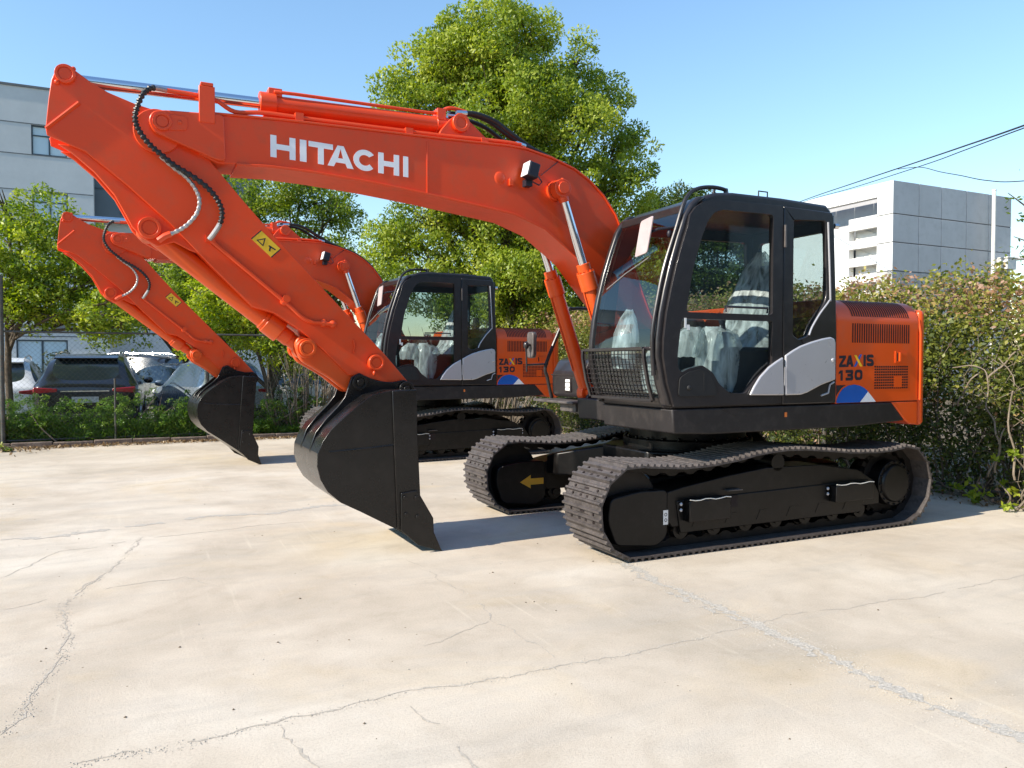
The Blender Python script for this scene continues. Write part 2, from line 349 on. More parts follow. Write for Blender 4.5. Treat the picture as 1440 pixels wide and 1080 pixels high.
# ------------------------------------------------------------------ lettering (outlines in a unit box, x right, y up)
def stroke(path, w):
    P = [Vector(p) for p in path]; L = []; R = []
    for i in range(len(P)):
        a = P[max(i-1, 0)]; b = P[min(i+1, len(P)-1)]; t = (b-a).normalized(); n = Vector((-t.y, t.x))
        L.append(P[i]+n*w/2); R.append(P[i]-n*w/2)
    return [(p.x, p.y) for p in L + R[::-1]]
def glyph(ch, w, s):
    """list of (outer, holes); w advance box width, s stroke; height 1"""
    h = s*.92
    if ch == 'H': return [([(0,0),(s,0),(s,.5-h/2),(w-s,.5-h/2),(w-s,0),(w,0),(w,1),(w-s,1),(w-s,.5+h/2),(s,.5+h/2),(s,1),(0,1)], [])]
    if ch == 'I': return [([(0,0),(w,0),(w,1),(0,1)], [])]
    if ch == 'T': return [([(w/2-s/2,0),(w/2+s/2,0),(w/2+s/2,1-h),(w,1-h),(w,1),(0,1),(0,1-h),(w/2-s/2,1-h)], [])]
    if ch == 'A':
        k = s*1.1; y1 = .2; y2 = .2+h*.85
        def xl(y): return lerp(0, w/2-k/2, y)
        return [([(0,0),(k,0),(xl(y1)+k,y1),(w-xl(y1)-k,y1),(w-k,0),(w,0),(w/2+k/2,1),(w/2-k/2,1)],
                 [[(xl(y2)+k*1.02,y2),(w-xl(y2)-k*1.02,y2),(w/2,.86)]])]
    if ch == 'C':
        o = [(w/2+w/2*cos(radians(a)), .5+.5*sin(radians(a))) for a in range(38, 323, 9)]
        i = [(w/2+(w/2-s)*cos(radians(a)), .5+(.5-h)*sin(radians(a))) for a in range(322, 37, -9)]
        return [(o+i, [])]
    if ch == '0':
        rp = round_poly([(0,0),(w,0),(w,1),(0,1)], .38, 6); ri = round_poly([(s,h),(w-s,h),(w-s,1-h),(s,1-h)], .2, 5)
        return [(rp, [ri])]
    if ch == '1': return [([(w*.35,0),(w*.35+s,0),(w*.35+s,1),(w*.3,1),(0,.8),(0,.62),(w*.35,.74)], [])]
    if ch == 'Z': return [([(0,0),(w,0),(w,h),(s*1.35,h),(w,1-h*.9),(w,1),(0,1),(0,1-h),(w-s*1.35,1-h),(0,h*.9)], [])]
    if ch == 'X': return [([(0,0),(s*1.15,0),(w/2,.33),(w-s*1.15,0),(w,0),(w/2+s*.62,.5),(w,1),(w-s*1.15,1),(w/2,.67),(s*1.15,1),(0,1),(w/2-s*.62,.5)], [])]
    if ch == 'S':
        c = [(w-s*.5,.74),(w-s*.6,.84),(w*.72,1-h/2),(w*.3,1-h/2),(s*.5,.85),(s*.5,.66),(w*.3,.53),(w*.7,.47),(w-s*.5,.34),(w-s*.5,.15),(w*.7,h/2),(w*.28,h/2),(s*.6,.16),(s*.5,.26)]
        return [(stroke([tuple(p) for p in smooth_path(c, 3)], s), [])]
    if ch == '3':
        c = [(0,1-h/2),(w*.62,1-h/2),(w-s*.5,.88),(w-s*.5,.66),(w*.72,.53)]
        d = [(w*.25,.5),(w*.66,.49),(w-s*.5,.36),(w-s*.5,.14),(w*.62,h/2),(0,h/2)]
        return [(stroke([tuple(p) for p in smooth_path(c, 3)], s), []), (stroke([tuple(p) for p in smooth_path(d, 3)], s), [])]
    return []
def decal(mb, polys, o, ex, ez, nrm, t=.002, off=.0):
    o = Vector(o); ex = Vector(ex); ez = Vector(ez); nrm = Vector(nrm).normalized()
    for outer, holes in polys:
        mb.extr(outer, lambda p, k: o + ex*p[0] + ez*p[1] + nrm*(off + t*k), holes)
def word(mb, spec, s, o, ex, ez, nrm, t=.002):
    """spec: (char, start, end) fractions of the word's width; ex spans the full word, ez the letter height"""
    ex = Vector(ex); ez = Vector(ez); ratio = ex.length/ez.length
    for ch, a, b in spec:
        w = (b-a)*ratio
        decal(mb, glyph(ch, w, s), Vector(o)+ex*a, ex.normalized()*ez.length, ez, nrm, t)

# ------------------------------------------------------------------ the excavator (x forward, y to its left, z up, metres)
YC = -.17                     # the boom's centre line
def F(z):                     # cab front curve: x of the windscreen at height z
    t = [(1.10,1.13),(1.2,1.165),(1.3,1.20),(1.5,1.24),(1.63,1.237),(1.82,1.212),(2.0,1.172),(2.2,1.118),(2.4,1.05),(2.57,.985),(2.66,.925),(2.73,.84),(2.78,.74)]
    for (a, xa), (b, xb) in zip(t, t[1:]):
        if z <= b: return lerp(xa, xb, max(0, (z-a)/(b-a)))
    return .74

def build_track(root, yc):
    side = 1 if yc > 0 else -1
    # closed line of the shoe plates (outer face), clockwise from the ground at the back
    pts = [(-1.30, .022), (1.32, .022)]
    pts += arc(1.415, .365, .345, -80, 78, 16)
    pts += [(1.25, .685), (1.0, .665), (.75, .672), (.5, .697), (.27, .735), (.02, .752), (-.2, .748), (-.43, .728), (-.76, .694), (-1.1, .682), (-1.3, .692)]
    pts += arc(-1.43, .37, .345, 95, 262, 16)
    P = [Vector(p) for p in pts] + [Vector(pts[0])]
    cum = [0]
    for a, b in zip(P, P[1:]): cum.append(cum[-1] + (b-a).length)
    L = cum[-1]; n = 45
    def at(s):
        s %= L
        for i in range(len(P)-1):
            if s <= cum[i+1]:
                t = (s-cum[i])/max(1e-9, cum[i+1]-cum[i]); p = P[i].lerp(P[i+1], t); return p
        return P[-1]
    belt = MB(); W = .085
    inner = []; outer = []
    m = n*4
    for i in range(m):
        p = at(L*i/m); q = at(L*(i+.5)/m); r = at(L*(i-.5)/m); t = (q-r).normalized(); nn = Vector((-t.y, t.x))   # path runs forward below: left normal points inward
        d = .085 if i % 4 in (0, 1) else .062
        outer.append(p + nn*.004); inner.append(p + nn*d)
    vs = []
    for y in (yc-W, yc+W):
        for k in (outer, inner): vs += [(p.x, y, p.y) for p in k]
    fs = []
    for i in range(m):
        j = (i+1) % m
        fs += [(i, j, m+j, m+i), (2*m+i, 3*m+i, 3*m+j, 2*m+j), (i, 2*m+i, 2*m+j, j), (m+i, m+j, 3*m+j, 3*m+i)]
    belt.add(vs, fs)
    b = belt.build('crawler_track', 'chain', root, smooth=0)
    # one shoe: plate with three grouser bars, bolts and mud slots (local x along the track, z outwards)
    p = L/n; h = MB(); hw = .262
    h.box(-p*.5, p*.49, -hw, hw, -.012, 0)
    for x in (-p*.42, -p*.08, p*.26):
        h.extr([(x-.014, 0), (x+.014, 0), (x+.007, .021), (x-.007, .021)], lambda q, k: (q[0], (-hw, hw)[k], q[1]))
    h.m = 1
    for x, ys in ((-p*.25, (-.155, .155)), (p*.09, (-.155, .155))):
        for y in ys: h.cyl((x, y, 0), (x, y, .008), .011, n=6)
    for y in (-.045, .045): h.box(-p*.30, -p*.19, y-.014, y+.014, .0, .0025)
    h.box(p*.05, p*.14, -.03, .03, .0, .0025)
    proto = None
    for i in range(n):
        s = L*(i+.5)/n; a = at(s-p*.45); c = at(s+p*.45); mid = (at(s)+(a+c)/2)/2; t = (c-a).normalized()
        if proto is None: proto = h.build('track_shoe', ['shoe', 'slot'], b, smooth=0); o = proto
        else: o = proto.copy(); COL.objects.link(o); o.parent = b
        # local x -> t, local z -> outward
        ux = Vector((t.x, 0, t.y)); uz = Vector((t.y, 0, -t.x)); uy = uz.cross(ux)
        R = Matrix((ux, uy, uz)).transposed()
        o.matrix_local = Matrix.Translation((mid.x, yc, mid.y)) @ R.to_4x4()
    # track frame
    yo = yc + side*.155; f = MB()
    y0, y1 = sorted((yc-side*.15, yo))
    f.prism([(-1.22,.20),(1.05,.20),(1.10,.26),(1.10,.47),(.95,.50),(.5,.56),(.1,.60),(-.5,.59),(-.95,.52),(-1.14,.42),(-1.22,.30)], y0, y1)
    yy = (yo, yo+side*.035)
    f.prism([(-.98,.15),(.98,.15),(1.02,.40),(-1.08,.43)], *sorted((yo, yo+side*.012)))
    fr = f.build('track_frame', 'black', root, bevel=.012)
    g = MB(); g.prism(round_poly([(1.105,.14),(1.105,.495),(1.36,.50),(1.62,.46),(1.64,.30),(1.57,.11),(1.2,.07)], .05), *sorted((yc-side*.06, yc+side*.17)))
    g.build('idler_guard', 'black', fr, bevel=.01)
    g = MB(); g.cyl((1.415, yc-.09, .365), (1.415, yc+.09, .365), .27, n=32); g.cyl((1.415, yc-.045, .365), (1.415, yc+.045, .365), .30, n=32)
    g.build('idler', 'chain', fr)
    g = MB()
    for k in range(21):
        a = 2*pi*k/21; R = Matrix.Rotation(-a, 3, 'Y')
        g.obox(Vector((-1.43, yc, .37)) + R @ Vector((.285, 0, 0)), .07, .05, .045, R)
    g.cyl((-1.43, yc-.03, .37), (-1.43, yc+.03, .37), .275, n=32)
    g.build('sprocket', 'chain', fr)
    g = MB(); g.cyl((-1.43, yc-side*.2, .37), (-1.43, yc+side*.145, .37), .205, n=32); g.cyl((-1.43, yc+side*.145, .37), (-1.43, yc+side*.17, .37), .175, .16, n=32)
    for k in range(16):
        a = 2*pi*k/16; c = (-1.43+.19*cos(a), .37+.19*sin(a)); g.cyl((c[0], yc+side*.145, c[1]), (c[0], yc+side*.16, c[1]), .011, n=6)
    g.build('final_drive', 'black', fr, bevel=.006)
    for k in range(7):
        x = lerp(-1.0, .95, k/6); g = MB()
        g.cyl((x, yc-.13, .165), (x, yc+.13, .165), .07, n=20); g.cyl((x, yc-.14, .165), (x, yc+.15*1.0, .165), .035, n=12)
        g.cyl((x, yc-.075, .165), (x, yc-.06, .165), .085, n=20); g.cyl((x, yc+.06, .165), (x, yc+.075, .165), .085, n=20)
        g.build('track_roller', 'black', fr)
        if k < 6:
            g = MB(); xm = x+.162; g.prism([(xm-.085,.19),(xm+.085,.19),(xm+.045,.265),(xm-.045,.265)], *sorted((yo-side*.02, yo+side*.015))); g.build('roller_bracket', 'black', fr)
    g = MB(); g.cyl((-.02, yc-.10, .635), (-.02, yc+.14, .635), .052, n=20); g.cyl((-.02, yc+.14, .635), (-.02, yc+.155, .635), .07, n=20); g.box(-.07, .03, yc-.06, yc+.06, .56, .60)
    g.build('carrier_roller', 'black', fr)
    for xa, xb, z0, z1 in ((.55, .95, .24, .405), (-1.05, -.60, .27, .415)):
        g = MB(); ya, yb = yo+side*.0125, yo+side*.085
        g.prism([(xa, z0), (xb, z0), (xb, z1), (xa, z1)], *sorted((ya, yb))); st = g.build('step', 'black', fr, bevel=.008)
        for x in (xa-.035, xb+.035):
            for z in (z1-.03, z1-.075): g = MB(); g.ball((x, yo+side*.022, z), .014, .012, .014, 10, 6); g.build('step_bolt', 'silver', fr)
        g = MB(); g.tube([(lerp(xa, xb, i/8), yb+side*.0, z1+.004+.006*sin(i*1.7)) for i in range(9)], .004, 5); g.build('step_edge_strip', 'galv', fr)
    for x, z in ((1.03, .285), (-1.055, .33)):
        g = MB(); ya = yo+side*.013; yb = yo+side*.0155
        if x > 1: ya, yb = yc+side*.1705, yc+side*.1725; x = 1.125
        g.prism([(x-.022, z-.055), (x+.022, z-.055), (x+.022, z+.055), (x-.022, z+.055)], *sorted((ya, yb))); lb = g.build('sticker', 'white', fr, smooth=0)
        g = MB()
        for zz in (-.02, .022): g.ring((x, yb, z+zz), (x, yb+side*.0015, z+zz), .013, .009, 14)
        g.build('sticker_print', 'ink', fr, smooth=0)
    g = MB(); g.prism([(.42,.31),(.50,.31),(.50,.40),(.42,.40)], *sorted((yo+side*.0125, yo+side*.016))); g.build('frame_opening', 'slot', fr, smooth=0)
    g = MB(); g.box(.40, .54, *sorted((yo-side*.01, yo+side*.05)), .445, .453); g.build('frame_step_plate', 'plate', fr)
    if side < 0:              # the far frame's inner face: yellow arrow, small white label
        yi = yc+.1505
        g = MB(); g.prism([(1.385,.30),(1.27,.365),(1.27,.33),(1.13,.33),(1.13,.27),(1.27,.27),(1.27,.235)], yi+.072, yi+.074); 
        a = g.build('direction_arrow', 'arrow', fr, smooth=0)
        g = MB(); g.box(.78, .825, yi+.001, yi+.003, .37, .43); g.build('sticker', 'white', fr, smooth=0)
        g = MB(); g.prism(round_poly([(1.105,.14),(1.105,.495),(1.36,.50),(1.62,.46),(1.64,.30),(1.57,.11),(1.2,.07)], .05), yc+.05, yi+.0715); g.build('idler_guard', 'black', fr, bevel=.01)
    return b

def pin(mb, x, z, y0, y1, r, lip=.012):
    mb.cyl((x, y0, z), (x, y1, z), r, n=28)
    mb.ring((x, y1-.001, z), (x, y1+lip, z), r*.98, r*.70, 28); mb.cyl((x, y1-.001, z), (x, y1+lip*.4, z), r*.62, n=24)

def build_excavator():
    root = empty('excavator')
    # ---------------------------------------------------------------- undercarriage
    build_track(root, .995); build_track(root, -.995)
    c = MB(); c.prismZ([(.72,.35),(.35,.72),(-.35,.72),(-.72,.35),(-.72,-.35),(-.35,-.72),(.35,-.72),(.72,-.35)], .42, .685)
    car = c.build('centre_frame', 'black', root, bevel=.02)
    for sx in (1, -1):
        for sy in (1, -1):
            g = MB()
            a = [(.30*sx, .60*sy), (.60*sx, .30*sy), (1.02*sx, .70*sy), (1.05*sx, .86*sy), (.58*sx, .86*sy)]
            n = len(a); z1 = [.682, .682, .575, .54, .56]
            g.add([(x, y, .36) for x, y in a] + [(x, y, z) for (x, y), z in zip(a, z1)], [tuple(range(n)), tuple(range(2*n-1, n-1, -1))] + [(i, (i+1) % n, n+(i+1) % n, n+i) for i in range(n)])
            g.build('frame_leg', 'black', car, bevel=.015)
    g = MB(); g.cyl((0, 0, .68), (0, 0, .76), .60, n=48); g.cyl((0, 0, .76), (0, 0, .93), .54, n=48)
    for k in range(24): a = 2*pi*k/24; g.cyl((.575*cos(a), .575*sin(a), .76), (.575*cos(a), .575*sin(a), .785), .016, n=6)
    g.build('slewing_ring', 'black', root, bevel=.006)
    # ---------------------------------------------------------------- revolving frame
    g = MB(); g.prism([(1.095,1.103),(1.08,.917),(.72,.90),(-.83,.904),(-1.475,.938),(-1.305,1.103)], .235, 1.2)
    deck = g.build('revolving_frame', 'skirt', root, bevel=.012)
    g = MB(); g.prism([(.95,1.12),(.93,.93),(-1.6,.93),(-1.6,1.12)], -.44, .2); g.prism([(.62,1.05),(.60,.93),(-1.6,.93),(-1.6,1.10)], -1.19, -.45); g.build('main_deck', 'skirt', deck, bevel=.01)
    for y in (-.34, .0):      # ears that carry the boom foot
        g = MB(); g.prism([(.05,1.1),(.2,1.5),(.28,1.62),(.38,1.66),(.47,1.6),(.5,1.5),(.60,1.25),(.84,1.21),(.89,1.12),(.86,1.0),(.05,1.0)], y-.02+(-.03 if y < -.1 else .05), y+.02+(-.03 if y < -.1 else .05)); g.build('boom_foot_bracket', 'skirt', deck, bevel=.006)
    g = MB(); g.box(-.058, -.032, 1.2005, 1.206, 1.012, 1.05); g.build('reflector', 'reflector', deck, bevel=.002)
    g = MB(); g.prism([(.619,1.095),(.426,1.099),(.463,1.023)], 1.2005, 1.2025); g.build('triangle_sticker', 'cabgrey', deck, smooth=0)
    # front right: tool box, tread plate, handrail with mirror, fuel tank
    g = MB(); g.prism(round_poly([(.805,1.105),(.815,1.34),(.73,1.49),(.58,1.525),(-.12,1.55),(-.12,1.105)], .05), -1.19, -.55)
    tb = g.build('tool_box', 'cabgrey', root, bevel=.035, segs=3)
    g = MB(); g.box(.8055, .817, -1.185, -.555, 1.322, 1.337); g.build('lid_seam', 'slot', tb, smooth=0)
    g = MB(); g.box(.805, .8185, -.90, -.775, 1.16, 1.30); g.build('latch_recess', 'slot', tb, bevel=.003)
    g = MB(); g.box(.8186, .8205, -.885, -.80, 1.175, 1.205); g.box(.8186, .8205, -.885, -.80, 1.212, 1.25); g.box(.8186, .8205, -.885, -.80, 1.258, 1.286); g.build('sticker', 'white', tb, smooth=0)
    g = MB(); g.box(.56, 1.0, -1.24, -.44, 1.058, 1.082); g.prismX([(-1.2,1.06),(-.46,1.06),(-.5,.93),(-.95,.93)], .60, .64); g.box(.90, .93, -.8, -.5, .98, 1.057)
    g.build('tread_plate', 'plate', root, bevel=.005)
    g = MB(); g.tube(smooth_path([(.80,-1.2,1.08),(.855,-1.2,1.30),(.865,-1.2,1.45),(.62,-1.2,1.97),(.55,-1.2,2.02),(.3,-1.2,2.02),(.22,-1.2,1.96),(.22,-1.2,1.5)], 5), .018, 10)
    hr = g.build('handrail', 'cabgrey', root)
    g = MB(); g.tube([(.85,-1.2,1.44),(1.10,-1.2,1.43)], .010, 8); g.tube([(1.095,-1.2,1.36),(1.10,-1.2,1.62)], .009, 8); g.ball((1.10,-1.2,1.63), .03, .03, .04, 12, 8); g.tube([(1.1,-1.2,1.63),(1.03,-1.22,1.64)], .012, 8)
    g.build('mirror_arm', 'cabgrey', hr)
    g = MB(); g.prismX(round_poly([(-1.30,1.50),(-1.16,1.50),(-1.15,1.77),(-1.29,1.77)], .045), 1.0, 1.05); g.build('mirror', 'plate', hr, bevel=.012)
    g = MB(); g.box(-.60, -.14, -1.19, -.46, 1.105, 1.9); g.cyl((-.35,-.8,1.9), (-.35,-.8,1.95), .06); g.build('fuel_tank', 'cabgrey', root, bevel=.03, segs=3)
    # ---------------------------------------------------------------- engine cover and counterweight
    def cover(y, r0=.19, top=1.99, yo=1.2):
        return [(yo, 1.106)] + [(yo, 1.5)] + arc(yo-.2, top-.19, .2, 0, 90, 10) + [(y, top+.012)]
    half = cover(0); prof = half + [(-p[0], p[1]) for p in half[::-1]][1:]
    g = MB(); g.prismX(prof, -1.652, -.612)
    ec = g.build('engine_cover', 'orange2', root, bevel=.012)
    curve = [p for p in half]
    def cover_pt(s):          # walk up the cover's cross-section from z = 1.106
        for a, b in zip(curve, curve[1:]):
            l = sqrt((a[0]-b[0])**2 + (a[1]-b[1])**2)
            if s <= l: return Vector(a).lerp(Vector(b), s/l), Vector((b[1]-a[1], a[0]-b[0])).normalized()
            s -= l
        return Vector(curve[-1]), Vector((0, 1))
    def strip(mb, x0, x1, s0, s1, k=6, off=.0015):
        vs = []
        for i in range(k+1):
            p, n = cover_pt(lerp(s0, s1, i/k)); q = p + n*off; vs += [(x0, q.x, q.y), (x1, q.x, q.y)]
        mb.add(vs, [(2*i, 2*i+1, 2*i+3, 2*i+2) for i in range(k)])
    g = MB()
    for i in range(26): x = -.80 - i*.0282; strip(g, x, x-.0145, 1.625-1.106, 1.79-1.106, 4, .002)
    g.build('louvre_lower', 'slot', ec, smooth=0)
    g = MB()
    for i in range(26): x = -.80 - i*.0282; strip(g, x, x-.0145, .745, 1.10, 9, .003)
    g.build('louvre_top', 'slot', ec, smooth=0)
    g = MB()
    for j in range(9):
        for i in range(16):
            x = -1.08 - i*.0272; z = 1.225 + j*.0232; g.box(x-.019, x, 1.2005, 1.202, z, z+.0135)
    g.build('air_grille', 'slot', ec, smooth=0)
    g = MB(); g.box(-1.43, -1.33, 1.2021, 1.2031, 1.235, 1.335); g.build('grille_sticker', 'orange2', ec, smooth=0)
    g = MB(); g.box(-1.50, -1.335, 1.2005, 1.206, 1.452, 1.556); g.m = 1; g.box(-1.375, -1.358, 1.2061, 1.2075, 1.468, 1.54); g.m = 0; g.box(-1.40, -1.378, 1.206, 1.222, 1.465, 1.543); g.box(-1.485, -1.40, 1.206, 1.214, 1.515, 1.54)
    g.build('door_latch', ['orange2', 'slot'], ec, bevel=.003)
    # seams of the side door
    g = MB(); g.box(-1.64, -.63, 1.2005, 1.2015, 1.108, 1.112); g.build('door_seam', 'slot', ec, smooth=0)
    # lettering on the cover
    g = MB(); dx = (-.419, 0, .012); dz = (0, 0, .098)
    sp = [('Z', 0, .19), ('A', .195, .41), ('X', .42, .665), ('I', .70, .765), ('S', .79, 1)]
    word(g, [q for q in sp if q[0] != 'X'], .26, (-.648, 1.2005, 1.414), dx, dz, (0, 1, 0))
    word(g, [('1', 0, .22), ('3', .29, .60), ('0', .67, 1)], .28, (-.645, 1.2005, 1.300), (-.285, 0, .005), (0, 0, .088), (0, 1, 0))
    g.build('lettering', 'ink', ec, smooth=0)
    o = Vector((-.648, 1.2005, 1.414)) + Vector(dx)*.42; w = .245*.419; ux = Vector((-1, 0, .028))
    g = MB(); decal(g, [([(0,0),(.26,0),(1.0,1.05),(.74,1.05)], [])], o, ux*w*.95, dz, (0, 1, 0)); g.build('lettering', 'blue', ec, smooth=0)
    g = MB(); decal(g, [([(0,1),(.27,1),(1,.0),(.73,0)], [])], o, ux*w, dz, (0, 1, 0), .002, .0022); g.build('lettering', 'yellow', ec, smooth=0)
    g = MB(); g.prism([(-.618,1.113),(-.628,1.15),(-.655,1.195),(-.70,1.235),(-.76,1.258),(-.83,1.266),(-.90,1.255),(-.955,1.235),(-1.0,1.205),(-.955,1.16),(-.90,1.113)], 1.2005, 1.2025); g.build('decal', 'blue', ec, smooth=0)
    g = MB(); g.prism([(-1.0,1.203),(-.955,1.16),(-.905,1.113),(-1.10,1.113)], 1.2005, 1.2025); g.build('decal', 'letter', ec, smooth=0)
    g = MB(); g.prism([(-.618,1.262),(-.618,1.17),(-.64,1.20),(-.68,1.238),(-.73,1.262)], 1.2005, 1.2022); g.build('decal', 'ink', ec, smooth=0)
    arc_pl = [(-1.662,1.205),(-1.715,1.195),(-1.77,1.16),(-1.85,1.05),(-1.95,.86),(-2.05,.60),(-2.12,.32),(-2.15,0)]
    plan = arc_pl + [(x, -y) for x, y in arc_pl[::-1]][1:]
    g = MB(); g.prismZ(plan, .885, 1.93)
    cw = g.build('counterweight', 'orange2', root, bevel=.06, segs=4)
    g = MB(); g.prism([(-1.305,1.1035),(-1.478,.938),(-1.535,.905),(-1.64,.895),(-1.64,1.1035)], 1.0, 1.2015); g.build('lower_corner', 'orange2', cw, bevel=.008)
    g = MB(); g.tube([(-1.657,1.212,1.12),(-1.657,1.212,1.72),(-1.657,1.19,1.84),(-1.657,1.12,1.93)], .010, 6); g.build('edge_trim', 'orange2', cw)
    g = MB(); g.cyl((-1.25,-.7,1.99), (-1.25,-.7,2.25), .06); g.cyl((-1.25,-.7,2.1), (-1.25,-.7,2.12), .075); g.build('exhaust_pipe', 'chain', root)
    # ---------------------------------------------------------------- cab
    roof_pts = [(.77,2.735),(.68,2.765),(.5,2.782),(0,2.785),(-.50,2.772),(-.56,2.73),(-.57,2.655),(.80,2.655),(.835,2.69)]
    g = MB(); g.prism(roof_pts, .25, 1.185); cab = g.build('cab', 'cabgrey', root, bevel=.03, segs=3)
    g = MB(); g.prism(round_poly([(.6,2.788),(-.35,2.79),(-.35,2.81),(.5,2.806)], .01), .42, 1.0); g.build('roof_hatch', 'cabgrey', cab, bevel=.01)
    g = MB(); g.prism([(1.10,1.105),(1.13,1.19),(-.58,1.19),(-.58,1.105)], .24, 1.185); g.build('cab_floor', 'cabgrey', cab, bevel=.01)
    zs = [1.12,1.2,1.3,1.4,1.5,1.63,1.72,1.82,1.92,2.0,2.1,2.2,2.3,2.4,2.5,2.57,2.66,2.72]
    def post(y0, y1, d0, d1):
        return [(F(z)-d0, z) for z in zs] + [(F(z)-d1, z) for z in zs[::-1]]
    g = MB(); g.prism(post(0,0,0.0,.075), 1.105, 1.2); g.build('front_post', 'cabgrey', cab, bevel=.02, segs=3)
    g = MB(); g.prism(post(0,0,0.0,.08), .225, .285); g.build('front_post', 'cabgrey', cab, bevel=.018, segs=3)
    g = MB(); g.box(F(2.63)-.055, F(2.63)+.0, .285, 1.105, 2.60, 2.665); g.build('windscreen_header', 'cabgrey', cab, bevel=.01)
    g = MB(); g.box(F(1.56)-.05, F(1.56)-.008, .285, 1.105, 1.545, 1.575); g.build('windscreen_sill', 'cabgrey', cab, bevel=.008)
    # windscreen: upper pane and lower pane, curved
    for za, zb, nm in ((1.575, 2.61, 'windscreen'), (1.19, 1.545, 'lower_windscreen')):
        g = MB(); k = 12; vs = []
        for i in range(k+1): z = lerp(za, zb, i/k); vs += [(F(z)-.02, .287, z), (F(z)-.02, 1.103, z)]
        g.add(vs, [(2*i, 2*i+1, 2*i+3, 2*i+2) for i in range(k)]); g.build(nm, 'glass', cab)
    g = MB(); g.tube([(F(2.30)-.012, .86, 2.28), (F(2.2)-.010, .60, 2.18), (F(2.1)-.010, .36, 2.07)], .0045, 6); g.build('wiper', 'hose_silver', cab)
    # stone guard in front of the lower pane
    g = MB(); x = lambda z: F(z)+.028
    gz = lambda t: lerp(1.165, 1.56, t)
    for y in (.19, 1.075): g.prism([(x(gz(i/6))-.012, gz(i/6)) for i in range(7)] + [(x(gz(i/6))+.012, gz(i/6)) for i in range(6, -1, -1)], y-.014, y+.014)
    for z in (1.165, 1.56): g.box(x(z)-.011, x(z)+.011, .205, 1.061, z-.012, z+.012)
    gg = g.build('front_guard', 'cabgrey', cab, bevel=.003)
    g = MB()
    for i in range(1, 18): y = lerp(.19, 1.075, i/18); g.tube([(x(gz(k/6))+.004, y, gz(k/6)) for k in range(7)], .0034, 5)
    for j in range(1, 10): z = gz(j/10); g.tube([(x(z)-.003, .19, z), (x(z)-.003, 1.075, z)], .0034, 5)
    g.build('guard_mesh', 'cabgrey', gg, smooth=0)
    # door
    dz = [1.125,1.2,1.3,1.4,1.5,1.63,1.75,1.82,1.92,2.0,2.1,2.2,2.3,2.4,2.47]
    outer = [(F(z)-.045, z) for z in dz] + [(.955,2.565),(.90,2.63),(.83,2.672),(.74,2.695),(.60,2.703),(.02,2.712),(.02,1.125)]
    h1 = round_poly([(.985,1.835),(.925,2.16),(.845,2.40),(.785,2.53),(.725,2.60),(.645,2.628),(.125,2.632),(.125,1.835)], .03)
    h2 = round_poly([(1.025,1.785),(1.05,1.62),(1.065,1.50),(1.06,1.42),(1.03,1.38),(.96,1.41),(.83,1.435),(.73,1.38),(.665,1.29),(.56,1.218),(.40,1.212),(.28,1.33),(.18,1.40),(.125,1.44),(.125,1.785)], .025)
    g = MB(); g.prism(outer, 1.178, 1.222, [h1, h2]); door = g.build('door', 'cabgrey', cab, bevel=.008)
    g = MB(); g.add([(p[0], 1.197, p[1]) for p in [(1.01,1.82),(.94,2.16),(.86,2.41),(.80,2.54),(.74,2.615),(.65,2.64),(.11,2.645),(.11,1.82)]], [tuple(range(8))]); g.build('door_window', 'glass', door, smooth=0)
    g = MB(); g.add([(p[0], 1.197, p[1]) for p in [(1.04,1.80),(1.075,1.6),(1.09,1.5),(1.05,1.36),(.7,1.2),(.1,1.2),(.1,1.80)]], [tuple(range(7))]); g.build('door_window', 'glass', door, smooth=0)
    g = MB(); g.tube([(.62,1.24,1.845),(.62,1.245,1.885),(.20,1.245,1.885),(.20,1.24,1.845)], .009, 8); g.build('grab_bar', 'ink', door)
    g = MB(); g.prism(round_poly([(1.06,1.20),(1.05,1.34),(.965,1.385),(.83,1.41),(.765,1.375),(.71,1.29),(.69,1.20)], .03), 1.2225, 1.232); g.ball((.965,1.235,1.265), .02, .012, .02); g.box(.815,.825,1.2321,1.234,1.24,1.38)
    g.build('door_lock_cover', 'interior', door, bevel=.006)
    g = MB(); g.box(.985, 1.005, 1.2225, 1.2245, 1.715, 1.79); g.box(.955,.98,1.2225,1.2245,1.70,1.74); g.build('sticker', 'white', door, smooth=0)
    g = MB(); g.box(-.006, .012, 1.222, 1.238, 2.38, 2.56); g.build('door_hinge', 'plate', door, bevel=.003)
    # rear side panel with window
    outer = [(.005,2.712),(-.53,2.705),(-.552,2.66),(-.585,2.0),(-.597,1.66),(-.597,1.115),(.005,1.115)]
    hole = round_poly([(-.10,2.61),(-.452,2.63),(-.478,2.02),(-.455,1.955),(-.315,1.755),(-.255,1.665),(-.165,1.645),(-.10,1.68)], .025)
    g = MB(); g.prism(outer, 1.178, 1.218, [hole]); rp = g.build('cab_side_panel', 'cabgrey', cab, bevel=.008)
    g = MB(); g.add([(p[0], 1.195, p[1]) for p in [(-.08,2.63),(-.47,2.65),(-.495,2.0),(-.27,1.64),(-.08,1.63)]], [tuple(range(5))]); g.build('side_window', 'glass', rp, smooth=0)
    g = MB(); g.tube(smooth_path([(-.478,1.222,2.62),(-.512,1.222,2.03),(-.50,1.222,1.97),(-.40,1.222,1.865),(-.31,1.222,1.75),(-.275,1.222,1.68)], 4), .008, 6); g.build('trim_strip', 'silver', rp)
